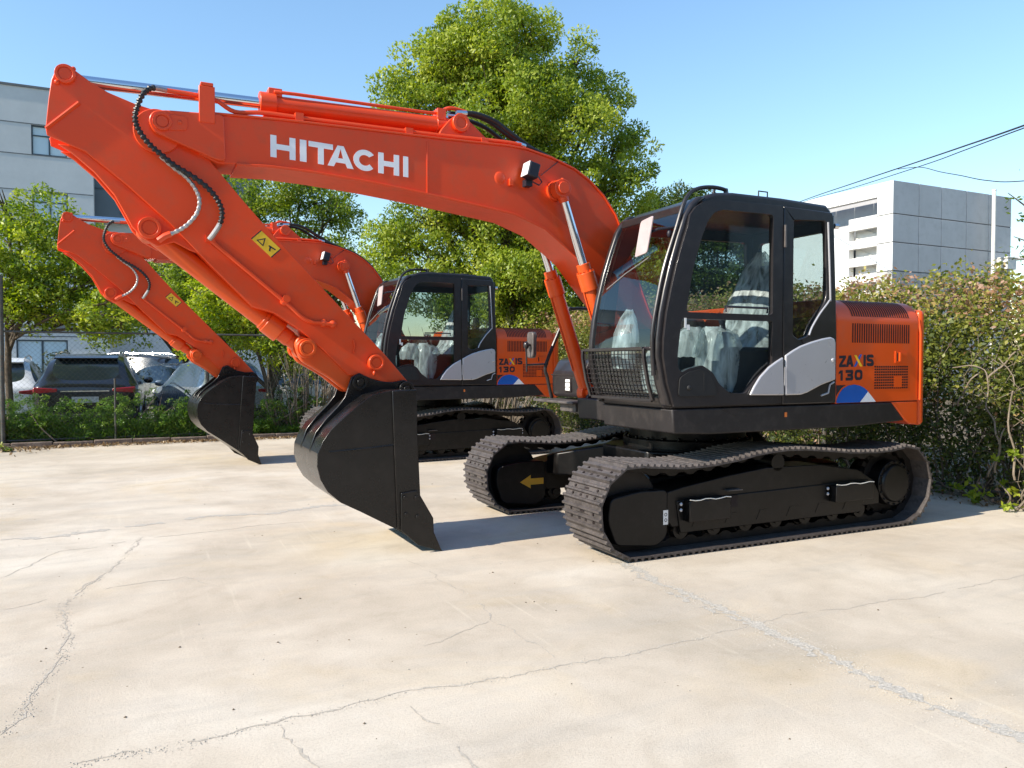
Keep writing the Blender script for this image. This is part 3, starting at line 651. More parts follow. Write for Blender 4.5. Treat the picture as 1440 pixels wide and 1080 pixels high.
    for pts, nm in (([(.375,1.197),(.33,1.27),(.27,1.345),(.18,1.42),(.10,1.465),(.026,1.50),(.012,1.19)], 'silver_panel'),
                    ([(.002,1.513),(-.08,1.555),(-.16,1.590),(-.28,1.625),(-.40,1.652),(-.50,1.668),(-.545,1.655),(-.56,1.62),(-.562,1.31),(-.48,1.29),(-.40,1.268),(-.32,1.238),(-.24,1.207),(-.17,1.191),(.0,1.19)], 'silver_panel')):
        g = MB(); g.prism(pts, 1.2225, 1.246); sp_ = g.build(nm, 'silver', cab, bevel=.012, segs=3)
    g = MB(); g.box(.004,.016,1.2465,1.252,1.27,1.42); g.ball((-.525,1.247,1.475), .018, .008, .018); g.build('panel_latch', 'silver', sp_)
    g = MB(); g.tube([(-.565,1.222,1.29),(-.52,1.222,1.27),(-.50,1.222,1.20),(-.42,1.222,1.18)], .008, 6); g.build('trim_strip', 'silver', rp)
    # right wall, rear wall
    outer = [(F(z)-.07, z) for z in dz] + [(.90,2.64),(-.56,2.69),(-.59,1.115)]
    hole = round_poly([(1.0,1.75),(.93,2.25),(.72,2.56),(-.48,2.58),(-.50,1.75)], .05)
    g = MB(); g.prism(outer, .225, .262, [hole]); rw = g.build('cab_right_wall', 'cabgrey', cab)
    g = MB(); g.add([(p[0], .243, p[1]) for p in [(1.02,1.73),(.95,2.26),(.74,2.58),(-.5,2.6),(-.52,1.73)]], [tuple(range(5))]); g.build('side_window', 'glass', rw, smooth=0)
    outer = [(.262,1.115),(1.178,1.115),(1.178,2.69),(.262,2.69)]; hole = round_poly([(.34,1.85),(1.10,1.85),(1.10,2.56),(.34,2.56)], .05)
    g = MB(); g.prismX(outer, -.592, -.557, [hole]); bw = g.build('cab_rear_wall', 'cabgrey', cab)
    g = MB(); g.add([(-.575, y, z) for y, z in [(.32,1.83),(1.12,1.83),(1.12,2.58),(.32,2.58)]], [(0,1,2,3)]); g.build('rear_window', 'glass', bw, smooth=0)
    g = MB(); g.tube(smooth_path([(F(1.45)+.012,1.165,1.36),(F(1.63)+.018,1.165,1.66),(F(2.0)+.02,1.165,2.0),(F(2.2)+.02,1.165,2.2),(F(2.45)+.015,1.165,2.45),(.975,1.16,2.64),(.91,1.15,2.735),(.81,1.14,2.79),(.67,1.13,2.815),(.54,1.12,2.81),(.53,1.12,2.78)], 5), .016, 10)
    for z in (1.42, 2.12, 2.5): g.obox((F(z)-.01, 1.165, z), .05, .03, .04)
    g.build('cab_handrail', 'cabgrey', cab)
    g = MB(); g.tube([(.62,1.08,2.77),(.60,1.08,2.825),(.48,1.08,2.825),(.47,1.08,2.77)], .012, 8); g.tube([(.15,1.08,2.77),(.15,1.08,2.845),(.055,1.08,2.845),(.055,1.08,2.77)], .007, 6); g.box(-.2,-.09,.98,1.06,2.78,2.81); g.build('roof_bracket', 'cabgrey', cab, bevel=.004)
    g = MB(); g.cyl((-.585,1.19,2.60),(-.62,1.20,2.60), .022, n=14); g.build('door_stop', 'chrome', cab)
    # mirror before the windscreen, on an arm from the post
    g = MB(); g.prismX(round_poly([(.86,2.27),(1.02,2.29),(1.10,2.56),(.94,2.54)], .025), 1.192, 1.206); mr = g.build('cab_mirror', 'paper', cab, bevel=.004)
    g = MB(); g.tube([(F(2.5)+.005,1.15,2.48),(1.16,1.10,2.46),(1.165,1.0,2.45)], .010, 8); g.ball((1.07,1.12,2.43), .02, .02, .03); g.build('mirror_arm', 'ink', mr)
    # inside: seat under plastic film, consoles
    g = MB(); g.box(-.12,.34,.48,.92,1.32,1.45); g.box(-.08,.30,.55,.85,1.19,1.32); seat = g.build('seat', 'seat', cab, bevel=.04, segs=3)
    g = MB(); R = Matrix.Rotation(radians(-12), 3, 'Y'); g.obox((-.15,.70,1.78), .13,.46,.68, R); g.obox((-.23,.70,2.2), .10,.27,.20, R); g.build('backrest', 'seat', seat, bevel=.045, segs=3)
    # the film: a crumpled cover drawn over the backrest and the seat
    random.seed(3)
    def crumple(name, rings, parent, jit=.02):
        g = MB(); k = 30; vs = []; ph = random.uniform(0, 6)
        for (cx, cy, cz, rx, ry) in rings:
            ri = len(vs)//k
            for i in range(k):
                a = 2*pi*i/k; j = 1 + jit*(2.2*sin(4*a+ri*.5+ph) + 1.8*sin(9*a-ri*.8+ph) + random.uniform(-.8, .8))
                vs.append((cx + rx*cos(a)*j, cy + ry*sin(a)*j, cz + random.uniform(-jit, jit)*.6))
        fs = [(r*k+i, r*k+(i+1) % k, (r+1)*k+(i+1) % k, (r+1)*k+i) for r in range(len(rings)-1) for i in range(k)] + [tuple(range((len(rings)-1)*k, len(rings)*k))]
        g.add(vs, fs); return g.build(name, 'film', parent, smooth=50)
    crumple('plastic_cover', [(-.02,.70,1.47,.30,.33),(-.05,.70,1.6,.27,.33),(-.10,.70,1.75,.19,.32),(-.14,.70,1.95,.15,.30),(-.19,.70,2.1,.13,.24),(-.23,.70,2.25,.11,.19),(-.25,.70,2.35,.07,.11),(-.25,.70,2.42,.03,.04)], seat)
    g = MB(); g.box(-.15,.45,.95,1.10,1.19,1.58); g.box(-.15,.45,.30,.45,1.19,1.58); con = g.build('console', 'interior', cab, bevel=.04, segs=3)
    crumple('plastic_cover', [(.48,.98,1.22,.15,.13),(.48,.98,1.30,.19,.14),(.47,.98,1.45,.19,.15),(.45,.97,1.58,.20,.15),(.46,.96,1.68,.17,.14),(.50,.95,1.74,.08,.07)], con, .012)
    crumple('plastic_cover', [(.76,.92,1.50,.11,.10),(.74,.92,1.60,.14,.12),(.71,.92,1.68,.13,.11),(.68,.92,1.74,.07,.06)], con, .012)
    g = MB(); g.tube([(.42,1.02,1.58),(.46,1.02,1.78)], .018, 8); g.ball((.465,1.02,1.80), .03,.03,.05); g.tube([(.42,.38,1.58),(.46,.38,1.78)], .018, 8); g.ball((.465,.38,1.80), .03,.03,.05); g.build('control_lever', 'ink', con)
    g = MB(); g.box(.86,.98,.34,.56,1.19,1.62); mon = g.build('monitor', 'interior', cab, bevel=.03)
    crumple('plastic_cover', [(.99,.42,1.40,.10,.12),(.99,.42,1.55,.11,.13),(.98,.42,1.70,.10,.12),(.96,.42,1.82,.07,.08),(.95,.42,1.90,.03,.03)], mon, .012)
    for y in (.62, .78):
        g = MB(); g.box(.82,1.0,y-.05,y+.05,1.25,1.28); g.tube([(.95,y,1.26),(.92,y,1.6)], .012, 8); g.build('travel_lever', 'ink', cab)
    crumple('plastic_cover', [(1.03,.93,1.22,.08,.14),(1.04,.92,1.35,.09,.15),(1.03,.92,1.48,.09,.14),(1.0,.92,1.56,.06,.10)], con, .02)
    # ---------------------------------------------------------------- boom
    top = [(4.605,3.084),(4.585,3.142),(4.542,3.165),(4.36,3.18),(4.199,3.205),(3.71,3.225),(3.292,3.232),(2.874,3.238),(2.491,3.242),(1.89,3.258),(1.724,3.250),(1.485,3.205),(1.259,3.133),(1.114,3.055),(.959,2.93),(.831,2.772),(.74,2.58),(.62,2.28),(.46,1.92),(.32,1.70)]
    bot = [(.30,1.60),(.33,1.51),(.40,1.47),(.48,1.50),(.60,1.66),(.80,1.90),(1.053,2.177),(1.214,2.361),(1.364,2.469),(1.553,2.602),(1.838,2.700),(2.118,2.737),(2.63,2.799),(3.074,2.844),(3.512,2.874),(3.814,2.883),(4.05,2.872),(4.169,2.864),(4.295,2.915),(4.597,3.022)]
    g = MB(); g.prism([p for p in top if p[0] < 4.3] + [p for p in bot if p[0] < 4.3], YC-.17, YC+.19)
    boom = g.build('boom', 'orange', root, bevel=.006)
    def plate_along(curve, y0, y1, t):
        P = [Vector(p) for p in curve]; a = []; b = []
        for i, p in enumerate(P):
            d = (P[min(i+1, len(P)-1)]-P[max(i-1, 0)]).normalized(); n = Vector((-d.y, d.x)); a.append(p+n*t); b.append(p-n*t*.3)
        return [(p.x, p.y) for p in a + b[::-1]]
    g = MB(); g.prism(plate_along([p for p in top if p[0] < 4.22][::-1], 0, 0, .012), YC-.205, YC+.205); g.build('top_plate', 'orange', boom, bevel=.004)
    g = MB(); g.prism(plate_along([p for p in bot if .75 < p[0] < 4.1][::-1], 0, 0, .014), YC-.21, YC+.21); g.build('bottom_plate', 'orange', boom, bevel=.004)
    for s in (1, -1):
        nose = round_poly([(4.62,3.10),(4.59,3.17),(4.50,3.185),(4.13,3.205),(4.122,2.872),(4.2,2.885),(4.585,3.025)], .04)
        y = sorted((YC+s*.19, YC+s*.218)); g = MB(); g.prism(nose, *y); g.build('nose_plate', 'orange', boom, bevel=.008)
        g = MB(); pin(g, 4.53, 3.10, YC+s*.20, YC+s*.228, .062, s*.01); g.ball((4.42, YC+s*.225, 3.108), .014, .012, .014); g.prism(round_poly([(4.5,3.045),(4.5,3.155),(4.37,3.155),(4.37,3.06)], .03), *sorted((YC+s*.217, YC+s*.226))); g.build('pivot_pin', 'orange', boom, bevel=.004)
        g = MB(); pin(g, .40, 1.57, YC, YC+s*.235, .07, s*.01); g.build('foot_pin', 'orange', boom)
    g = MB(); g.box(2.600, 2.612, YC+.19, YC+.196, 2.80, 3.21); g.build('weld_seam', 'orange', boom, bevel=.002)
    # boom lettering
    g = MB()
    H = [('H',0,.171),('I',.201,.247),('T',.262,.435),('A',.396,.584),('C',.584,.753),('H',.769,.929),('I',.961,1.0)]
    word(g, H, .27, (3.812, YC+.1905, 2.951), (-1.047,0,-.042), (0,0,.160), (0,1,0), .0022); g.build('lettering', 'letter', boom, smooth=0)
    # pipes on the boom top
    for y, off in ((YC+.16, .035), (YC+.115, .03), (YC-.12, .03)):
        path = [(4.50,3.335),(4.30,3.33),(4.18,3.315),(4.05,3.25),(3.85,3.235+off),(3.5,3.235+off),(2.9,3.24+off),(2.49,3.245+off),(1.95,3.262+off),(1.76,3.258+off)]
        if off < .035: path = path[4:]
        g = MB(); g.tube([(p.x, y, p.y) for p in smooth_path(path, 5)], .0165, 8)
        for x in (3.6, 2.75, 2.1): g.box(x-.03, x+.03, y-.024, y+.024, 3.235, 3.245+off+.02)
        g.build('hydraulic_pipe', 'orange', boom)
    g = MB(); g.box(4.19,4.295,YC+.1905,YC+.225,3.13,3.385); g.box(4.195,4.29,YC-.02,YC+.19,3.355,3.385); g.box(4.2,4.285,YC+.15,YC+.225,3.386,3.41); g.build('pipe_bracket', 'orange', boom, bevel=.005)
    for k, (y, dy) in enumerate(((YC+.10, 0), (YC+.0, .01), (YC-.10, .02), (YC-.14,.0))):
        o = .05 + .02*(k % 2)
        pts = [(2.30+.04*k,y,3.50),(2.15,y,3.515),(1.98,y,3.48),(1.83,y,3.40),(1.62,y,3.29),(1.40,y,3.20),(1.20,y,3.13),(1.02,y,3.02),(.87,y,2.87),(.76,y,2.70),(.60,y,2.35)]
        if k == 3: pts = [(1.78,YC+.15,3.30),(1.62,YC+.13,3.275),(1.42,YC+.12,3.215),(1.22,YC+.12,3.15),(1.03,YC+.13,3.03),(.88,YC+.13,2.88),(.77,YC+.13,2.72),(.62,YC+.13,2.38)]
        g = MB(); g.tube([(q.x, q.y, q.z + (o-.05)*(1 if k < 3 else 0)) for q in smooth_path(pts, 5)], .019, 10); hz = g.build('hydraulic_hose', 'rubber', boom)
        a, b = Vector(pts[0]), Vector(pts[1]); d = (b-a).normalized()
        g = MB(); g.cyl(a-d*.02, a+d*.07, .022, n=12); g.build('hose_fitting', 'chrome', hz)
    # arm cylinder bracket on the boom
    g = MB()
    for y in (YC-.085, YC+.085): g.prism(round_poly([(2.50,3.235),(2.46,3.34),(2.37,3.45),(2.30,3.49),(2.22,3.46),(2.02,3.30),(1.95,3.24)], .03), y-.018, y+.018)
    g.cyl((2.29,YC-.12,3.415),(2.29,YC+.13,3.415), .05); g.ring((2.29,YC+.103,3.415),(2.29,YC+.14,3.415), .075,.045); g.build('cylinder_bracket', 'orange', boom, bevel=.005)
    g = MB(); g.tube(smooth_path([(2.45,YC+.03,3.47),(2.40,YC+.03,3.53),(2.33,YC+.03,3.555),(2.2,YC+.03,3.54)],5), .017, 8); g.box(2.40,2.47,YC-.05,YC+.07,3.44,3.53); g.build('hydraulic_pipe', 'orange', boom)
    # lamp on the boom's left face
    g = MB(); R = Matrix.Rotation(radians(-14), 3, 'Y'); lc = Vector((1.735, YC+.30, 3.045)); g.obox(lc, .10,.125,.125, R); lamp = g.build('work_lamp', 'ink', boom, bevel=.012)
    g = MB(); g.obox(lc+R@Vector((.0525,0,0)), .006,.118,.118, R); g.build('lamp_lens', 'lamp', lamp, bevel=.004)
    g = MB(); g.box(1.70,1.76,YC+.191,YC+.26,2.93,2.985); g.tube([(1.72,YC+.25,2.98),(1.65,YC+.28,2.94),(1.60,YC+.24,2.98),(1.63,YC+.2,3.05)], .006, 6); g.tube([(1.60,YC+.22,3.04),(1.42,YC+.198,3.18)], .004, 5); g.build('lamp_bracket', 'ink', lamp)
    g = MB(); g.box(1.855,1.89,YC+.1905,YC+.215,2.93,2.985); g.ball((1.97,YC+.19,2.985), .05,.008,.055, 14, 8); g.box(1.60,1.645,YC+.1905,YC+.21,3.06,3.08); g.build('lamp_mount', 'orange', boom, bevel=.004)
    # ---------------------------------------------------------------- cylinders
    for s in (1, -1):
        y = YC + s*.295
        g = MB(); g.cyl((1.45,YC+s*.19,2.925),(1.45,y+s*.065,2.925), .052); g.ring((1.45,YC+s*.19,2.925),(1.45,YC+s*.235,2.925), .085,.05); g.ball((1.45, y+s*.03, 2.995), .018,.018,.018, 8, 6)
        a = Vector((1.45, y, 2.925)); b = Vector((.825, y, 1.165)); d = (b-a).normalized(); L = (b-a).length; tt = (2.925-2.285)/(2.925-1.165)
        g.ring((1.45,y-.045,2.925),(1.45,y+.045,2.925), .078,.045); g.cyl(a+d*.06, a+d*.115, .045)
        g.build('cylinder_pin', 'orange', boom, bevel=.004)
        g = MB(); g.cyl(a+d*(L*tt-.02), a+d*(L*tt+.055), .060, n=24); g.cyl(a+d*(L*tt+.055), a+d*(L*tt+.215), .079, n=28); g.cyl(a+d*(L*tt+.215), b-d*.05, .064, n=24); g.ring((b.x,y-.05,b.z),(b.x,y+.05,b.z), .085,.05); g.cyl((b.x,y-.09,b.z),(b.x,y+.09,b.z), .05)
        off = Vector((.085,0,.02)); g.tube([a+d*(L*tt+.12)+off*.8, a+d*(L*tt+.3)+off, b-d*.2+off], .008, 8)
        cy = g.build('boom_cylinder', 'orange2', root, bevel=.005)
        g = MB(); g.cyl(a+d*.1, a+d*(L*tt), .037, n=20); g.build('cylinder_rod', 'chrome', cy)
        g = MB()
        for k in range(12):
            t = 2*pi*k/12; u = d.orthogonal().normalized(); w = d.cross(u); c0 = a+d*(L*tt+.05)+(u*cos(t)+w*sin(t))*.068; g.cyl(c0-d*.008, c0+d*.01, .009, n=6)
        g.build('gland_bolt', 'orange2', cy)
    a = Vector((5.11, YC, 3.365)); b = Vector((2.29, YC, 3.415)); d = (b-a).normalized(); L = (b-a).length
    g = MB(); s0 = 1.27; g.cyl(a+d*(s0-.02), a+d*(s0+.10), .084, n=24); g.cyl(a+d*(s0+.10), a+d*(L-.14), .066, n=24); g.cyl(a+d*(L-.18), a+d*(L-.09), .072, n=20); g.ring((b.x,YC-.055,b.z),(b.x,YC+.055,b.z), .075,.045); g.cyl(a+d*(L-.12), a+d*(L-.05), .05)
    g.box(3.70,3.80,YC-.05,YC+.05,3.44,3.50)
    g.tube([(3.76,YC+.05,3.47),(3.6,YC+.05,3.475),(2.55,YC+.03,3.49),(2.42,YC+.03,3.50)], .014, 8)
    ac = g.build('arm_cylinder', 'orange', root, bevel=.005)
    g = MB(); g.cyl(a+d*.07, a+d*s0, .040, n=24); g.build('cylinder_rod', 'chrome', ac)
    # ---------------------------------------------------------------- arm
    up = [(5.225,2.985),(5.206,3.172),(5.188,3.303),(5.165,3.362),(5.110,3.406),(5.057,3.389),(4.963,3.325),(4.858,3.270),(4.695,3.217),(4.585,3.194),(4.429,3.064),(4.245,2.913),(4.008,2.634),(3.761,2.360),(3.556,2.146),(3.252,1.830),(2.956,1.526),(2.765,1.307)]
    dn = [(2.91,1.286),(3.071,1.332),(3.238,1.361),(3.428,1.55),(3.612,1.704),(3.791,1.821),(3.941,1.862),(4.230,2.152),(4.482,2.419),(4.75,2.66),(4.998,2.86),(5.218,2.94)]
    g = MB(); g.prism([p for p in up if p[0] < 4.99] + [(2.91,1.286)] + dn[1:-1] + [(5.10,2.90),(5.06,3.18)], YC-.135, YC+.138)
    arm = g.build('arm', 'orange', root, bevel=.004)
    for s in (1, -1):         # side plates with the head
        g = MB(); g.prism(up + dn, *sorted((YC+s*.1385, YC+s*.153))); g.build('side_plate', 'orange', arm, bevel=.004)
        g = MB(); pin(g, 5.108, 3.348, YC+s*.10, YC+s*.175, .062, s*.008); g.ball((5.155,YC+s*.165,3.29), .016,.012,.016); g.ball((5.06,YC+s*.165,3.388), .016,.012,.016); g.build('head_pin', 'orange', arm, bevel=.003)
        g = MB(); g.cyl((4.56,YC+s*.15,3.045),(4.56,YC+s*.172,3.045), .152, n=40); g.build('pivot_boss', 'orange', arm, bevel=.006)
        g = MB(); pin(g, 3.03, 1.454, YC+s*.15, YC+s*.20, .062, s*.01); g.ball((3.045,YC+s*.19,1.372), .014,.012,.02); g.build('bucket_pin_boss', 'orange', arm, bevel=.004)
        g = MB(); g.tube([(5.222,YC+s*.153,2.982),(5.03,YC+s*.153,3.175)], .014, 8); g.build('head_rib', 'orange', arm)
        br = [(5.16,2.90),(5.081,2.852),(4.950,2.738),(4.833,2.598),(4.760,2.458),(4.725,2.387),(4.66,2.315),(4.565,2.262),(4.46,2.30),(4.36,2.25),(4.30,2.23),(4.40,2.40),(4.95,2.90)]
        g = MB(); g.prism(br, *sorted((YC+s*.085, YC+s*.118))); g.build('cylinder_lug', 'orange', arm, bevel=.006)
        g = MB(); pin(g, 4.615, 2.385, YC+s*.10, YC+s*.145, .075, s*.01); g.build('lug_pin', 'orange', arm, bevel=.004)
    g = MB(); y = YC+.175
    g.tube([(p.x, y, p.y) for p in smooth_path([(4.235,2.335),(4.204,2.305),(3.95,2.095),(3.688,1.880),(3.60,1.80),(3.53,1.76),(3.459,1.752),(3.36,1.742)], 5)], .0155, 8)
    for x_, z_ in ((3.72,1.905),(3.43,1.752),(3.36,1.745)): g.ball((x_, y-.005, z_), .03,.02,.03, 10, 7)
    g.cyl((3.705,YC+.15,1.925),(3.705,YC+.20,1.925), .028); g.obox((4.225,y,2.335), .06,.04,.05)
    g.tube([(3.20,YC+.16,1.63),(3.19,YC+.16,1.575),(3.205,YC+.16,1.53)], .007, 6)
    g.build('hydraulic_pipe', 'orange', arm)
    g = MB(); c0 = Vector((3.843, YC+.1535, 2.325)); 
    # sticker: long side runs down the arm
    la = Vector((-.115,0,-.105))*1.0; lb = Vector((-.055,0,.052))*1.0
    g.extr([(-.5,-.5),(.5,-.5),(.5,.5),(-.5,.5)], lambda p, k: Vector((3.842, YC+.1535+.0015*k, 2.322)) + la*p[0]*1.25 + lb*p[1]*1.25)
    ws = g.build('warning_sticker', 'yellow', arm, smooth=0)
    g = MB(); o_ = Vector((3.842, YC+.1551, 2.322)); tri = [(-.34,-.3),(.0,-.3),(-.17,.32)]; tri2 = [(-.28,-.23),(-.06,-.23),(-.17,.17)]
    f3 = lambda p, k: o_ + la*p[0]*1.25 + lb*p[1]*1.25 + Vector((0, .0012*k, 0))
    g.extr(tri, f3, [tri2]); g.extr([(.10,.10),(.38,.22),(.38,.12),(.22,.04),(.30,-.22),(.24,-.24),(.16,.0),(.10,.0)], f3)
    g.extr([(.46,-.5),(.5,-.5),(.5,.5),(.46,.5)], f3); g.extr([(-.5,-.5),(-.46,-.5),(-.46,.5),(-.5,.5)], f3)
    g.build('sticker_print', 'ink', ws, smooth=0)
    # guarded hoses that loop from boom to arm
    h1 = [(4.50,3.335),(4.593,3.318),(4.647,3.262),(4.683,3.170),(4.697,3.087),(4.676,3.018),(4.620,2.938),(4.545,2.874),(4.456,2.806),(4.351,2.750),(4.249,2.680),(4.184,2.605),(4.152,2.527),(4.162,2.441),(4.206,2.362),(4.235,2.325)]
    yy = [.16,.22,.245,.25,.25,.25,.25,.245,.24,.235,.23,.225,.22,.215,.2,.185]
    path = smooth_path([(a_[0], YC+b_, a_[1]) for a_, b_ in zip(h1, yy)], 12)
    g = MB(); rr = [(.021 if (i//2) % 2 else .014) for i in range(len(path))]
    g.tube(path[10:-22], rr[10:-22], 8); hs = g.build('guarded_hose', 'rubber', arm, smooth=0)
    g = MB(); g.tube(path[:12], .017, 8); g.build('hose_fitting', 'hose_silver', hs)
    g = MB(); g.tube(path[-24:], .019, 10); g.build('hose_fitting', 'hose_silver', hs)
    h2 = [(4.545,2.862),(4.456,2.790),(4.379,2.735),(4.324,2.666),(4.297,2.590),(4.312,2.504),(4.368,2.425),(4.438,2.370),(4.520,2.330)]
    path = smooth_path([(p[0], YC+.23-.007*i, p[1]) for i, p in enumerate(h2)], 10)
    g = MB(); rr = [(.0155 if (i//2) % 2 else .0125) for i in range(len(path))]; g.tube(path, rr, 8); hs = g.build('guarded_hose', 'hose_silver', arm, smooth=0)
    g = MB(); g.tube([path[-6], path[-1], (4.56,YC+.155,2.30)], .022, 8); g.build('hose_fitting', 'orange', hs)
    # bucket cylinder and link
    a = Vector((4.615, YC, 2.385)); b = Vector((3.561, YC, 1.561)); d = (b-a).normalized(); L = (b-a).length
    g = MB(); g.ring((a.x,YC-.07,a.z),(a.x,YC+.07,a.z), .085,.05); g.cyl(a+d*.06, a+d*(L-.31), .071, n=28); g.cyl(a+d*(L-.33), a+d*(L-.2), .088, n=28); g.cyl(a+d*(L-.36), a+d*(L-.33), .080, n=28); g.cyl(a+d*(L-.2), a+d*(L-.115), .062, n=28)
    up_ = Vector((-d.z,0,d.x)); up_ = up_ if up_.z > 0 else -up_
    g.tube([a+d*.06+up_*.08+Vector((0,.05,0)), a+d*.12+up_*.10+Vector((0,.05,0)), a+d*(L-.36)+up_*.10+Vector((0,.04,0)), a+d*(L-.28)+up_*.09+Vector((0,.03,0))], .014, 8)
    g.obox(a+d*(L-.27)+up_*.09, .07,.07,.05, Matrix((d, Vector((0,1,0)), up_)).transposed())
    bc = g.build('bucket_cylinder', 'orange2', root, bevel=.006)
    g = MB(); g.cyl(a+d*(L-.115), b-d*.06, .042, n=20); g.build('cylinder_rod', 'chrome', bc)
    g = MB(); g.cyl(b-d*.12, b-d*.03, .055, n=20); g.ring((b.x,YC-.05,b.z),(b.x,YC+.05,b.z), .075,.04)
    g.build('rod_eye', 'orange2', bc)
    g = MB()
    for s in (1, -1):
        g.prism(round_poly([(3.64,1.60),(3.60,1.47),(3.40,1.35),(3.24,1.22),(3.15,1.22),(3.10,1.31),(3.17,1.38),(3.36,1.50),(3.50,1.63),(3.60,1.66)], .04), *sorted((YC+s*.075, YC+s*.125)))
    g.box(3.3,3.42,YC-.08,YC+.08,1.38,1.44); lk = g.build('bucket_link', 'orange2', root, bevel=.012)
    for s in (1, -1):
        g = MB(); g.cyl((3.561,YC+s*.12,1.561),(3.561,YC+s*.215,1.561), .055, n=24)
        for k in range(3): g.ring((3.561,YC+s*(.13+.03*k),1.561),(3.561,YC+s*(.148+.03*k),1.561), .074,.05, 28)
        pin(g, 3.561, 1.561, YC+s*.2, YC+s*.225, .060, s*.01)
        g.build('link_pin', 'orange2', lk, bevel=.004)
    # ---------------------------------------------------------------- bucket
    yl, yr = .28, -.62
    back = [(2.992,1.246),(3.139,1.212),(3.257,1.130),(3.358,1.044),(3.446,.965),(3.503,.885),(3.540,.800),(3.545,.706),(3.521,.607),(3.470,.516),(3.377,.431),(3.230,.352),(3.084,.269),(2.958,.198),(2.879,.142)]
    P = [Vector(p) for p in back]; inn = []
    for i, p in enumerate(P):
        t = (P[min(i+1, len(P)-1)]-P[max(i-1, 0)]).normalized(); inn.append(p + Vector((t.y, -t.x))*.022)
    g = MB(); g.prism(back + [(p.x, p.y) for p in inn[::-1]], yr+.004, yl-.004)
    bucket = g.build('bucket', 'bucketblack', root, bevel=.003, smooth=20)
    front = [(2.800,.12),(2.775,.44),(2.795,.908),(2.80,1.249)]
    for y0, y1 in ((yl-.022, yl), (yr, yr+.022)):
        g = MB(); g.prism(back + front, y0, y1); g.build('side_plate', 'bucketblack', bucket, bevel=.003)
    for y0, y1 in ((yl+.001, yl+.018), (yr-.018, yr-.001)):
        g = MB(); g.prism([(2.988,1.243),(2.975,.834),(2.950,.20),(2.76,.10),(2.77,.45),(2.79,.908),(2.795,1.249)], y0, y1); g.build('edge_plate', 'bucketblack', bucket, bevel=.005)
        ya, yb = (y1, y1+.02) if y0 > 0 else (y0-.02, y0)
        g = MB(); g.prism([(2.929,.474),(2.80,.486),(2.672,.263),(2.668,.153),(2.60,-.002),(2.80,.07),(2.93,.19)], ya+.0005 if y0 > 0 else ya, yb if y0 > 0 else yb-.0005); sc = g.build('side_cutter', 'bucketblack', bucket, bevel=.005)
        g = MB()
        for x_, z_ in ((2.90,.44),(2.81,.43),(2.89,.31),(2.80,.285)):
            g.cyl((x_, yb-.001 if y0 > 0 else ya-.014, z_), (x_, yb+.014 if y0 > 0 else ya+.001, z_), .018, n=6)
        g.build('cutter_bolt', 'bucketblack', sc, bevel=.003)
    g = MB(); g.tube([(2.976,yl+.002,.836),(3.2,yl+.002,.82),(3.46,yl+.002,.808)], .008, 6); g.build('stiffener_bar', 'bucketblack', bucket)
    g = MB(); g.prism([(2.96,.205),(2.89,.15),(2.60,-.006),(2.60,.010),(2.87,.175),(2.94,.225)], yr-.001, yl+.001); g.build('cutting_edge', 'bucketblack', bucket, bevel=.003)
    g = MB(); g.prism([(2.84,1.249),(2.84,1.225),(2.992,1.222),(2.992,1.246)], yr+.025, yl-.025); g.build('top_plate', 'bucketblack', bucket)
    ear = [(3.24,1.295),(3.222,1.345),(3.160,1.375),(3.10,1.345),(3.02,1.312),(2.90,1.300),(2.80,1.318),(2.735,1.285),(2.705,1.235),(2.73,1.16),(2.80,1.12),(3.05,1.1),(3.26,1.0),(3.45,.84),(3.53,.70),(3.545,.80),(3.50,.93),(3.42,1.03),(3.33,1.12),(3.275,1.19)]
    for s in (1, -1):
        g = MB(); g.prism(ear, *sorted((YC+s*.155, YC+s*.187))); er = g.build('bucket_ear', 'bucketblack', bucket, bevel=.005)
        for x_, z_, r in ((3.161,1.302,.06),(2.790,1.245,.06)):
            g = MB(); g.cyl((x_,YC+s*.05,z_),(x_,YC+s*.20,z_), r*.9, n=26); g.ring((x_,YC+s*.187,z_),(x_,YC+s*.215,z_), r,r*.62, 26); g.cyl((x_,YC+s*.19,z_),(x_,YC+s*.222,z_), r*.42, n=18)
            g.build('ear_pin', 'bucketblack', er, bevel=.003)
    return root

# ------------------------------------------------------------------ machines
GM = 'excavators parked in the yard'
ex1 = build_excavator()
tag(ex1, 'orange crawler excavator in front, with both its tracks and its whole cab in view', 'excavator', GM)
ex2 = copy_tree(ex1)
tag(ex2, 'orange crawler excavator standing behind, partly hidden by the arm and bucket of the front one', 'excavator', GM)
ex2.location = (.367, -6.157, 0); ex2.rotation_euler = (0, 0, .07744)
for ch in ex2.children:
    if ch.name.split('.')[0] == 'bucket':
        px, pz = 2.79, 1.245
        ch.matrix_local = Matrix.Translation((px, 0, pz)) @ Matrix.Rotation(radians(-6.5), 4, 'Y') @ Matrix.Translation((-px, 0, -pz))

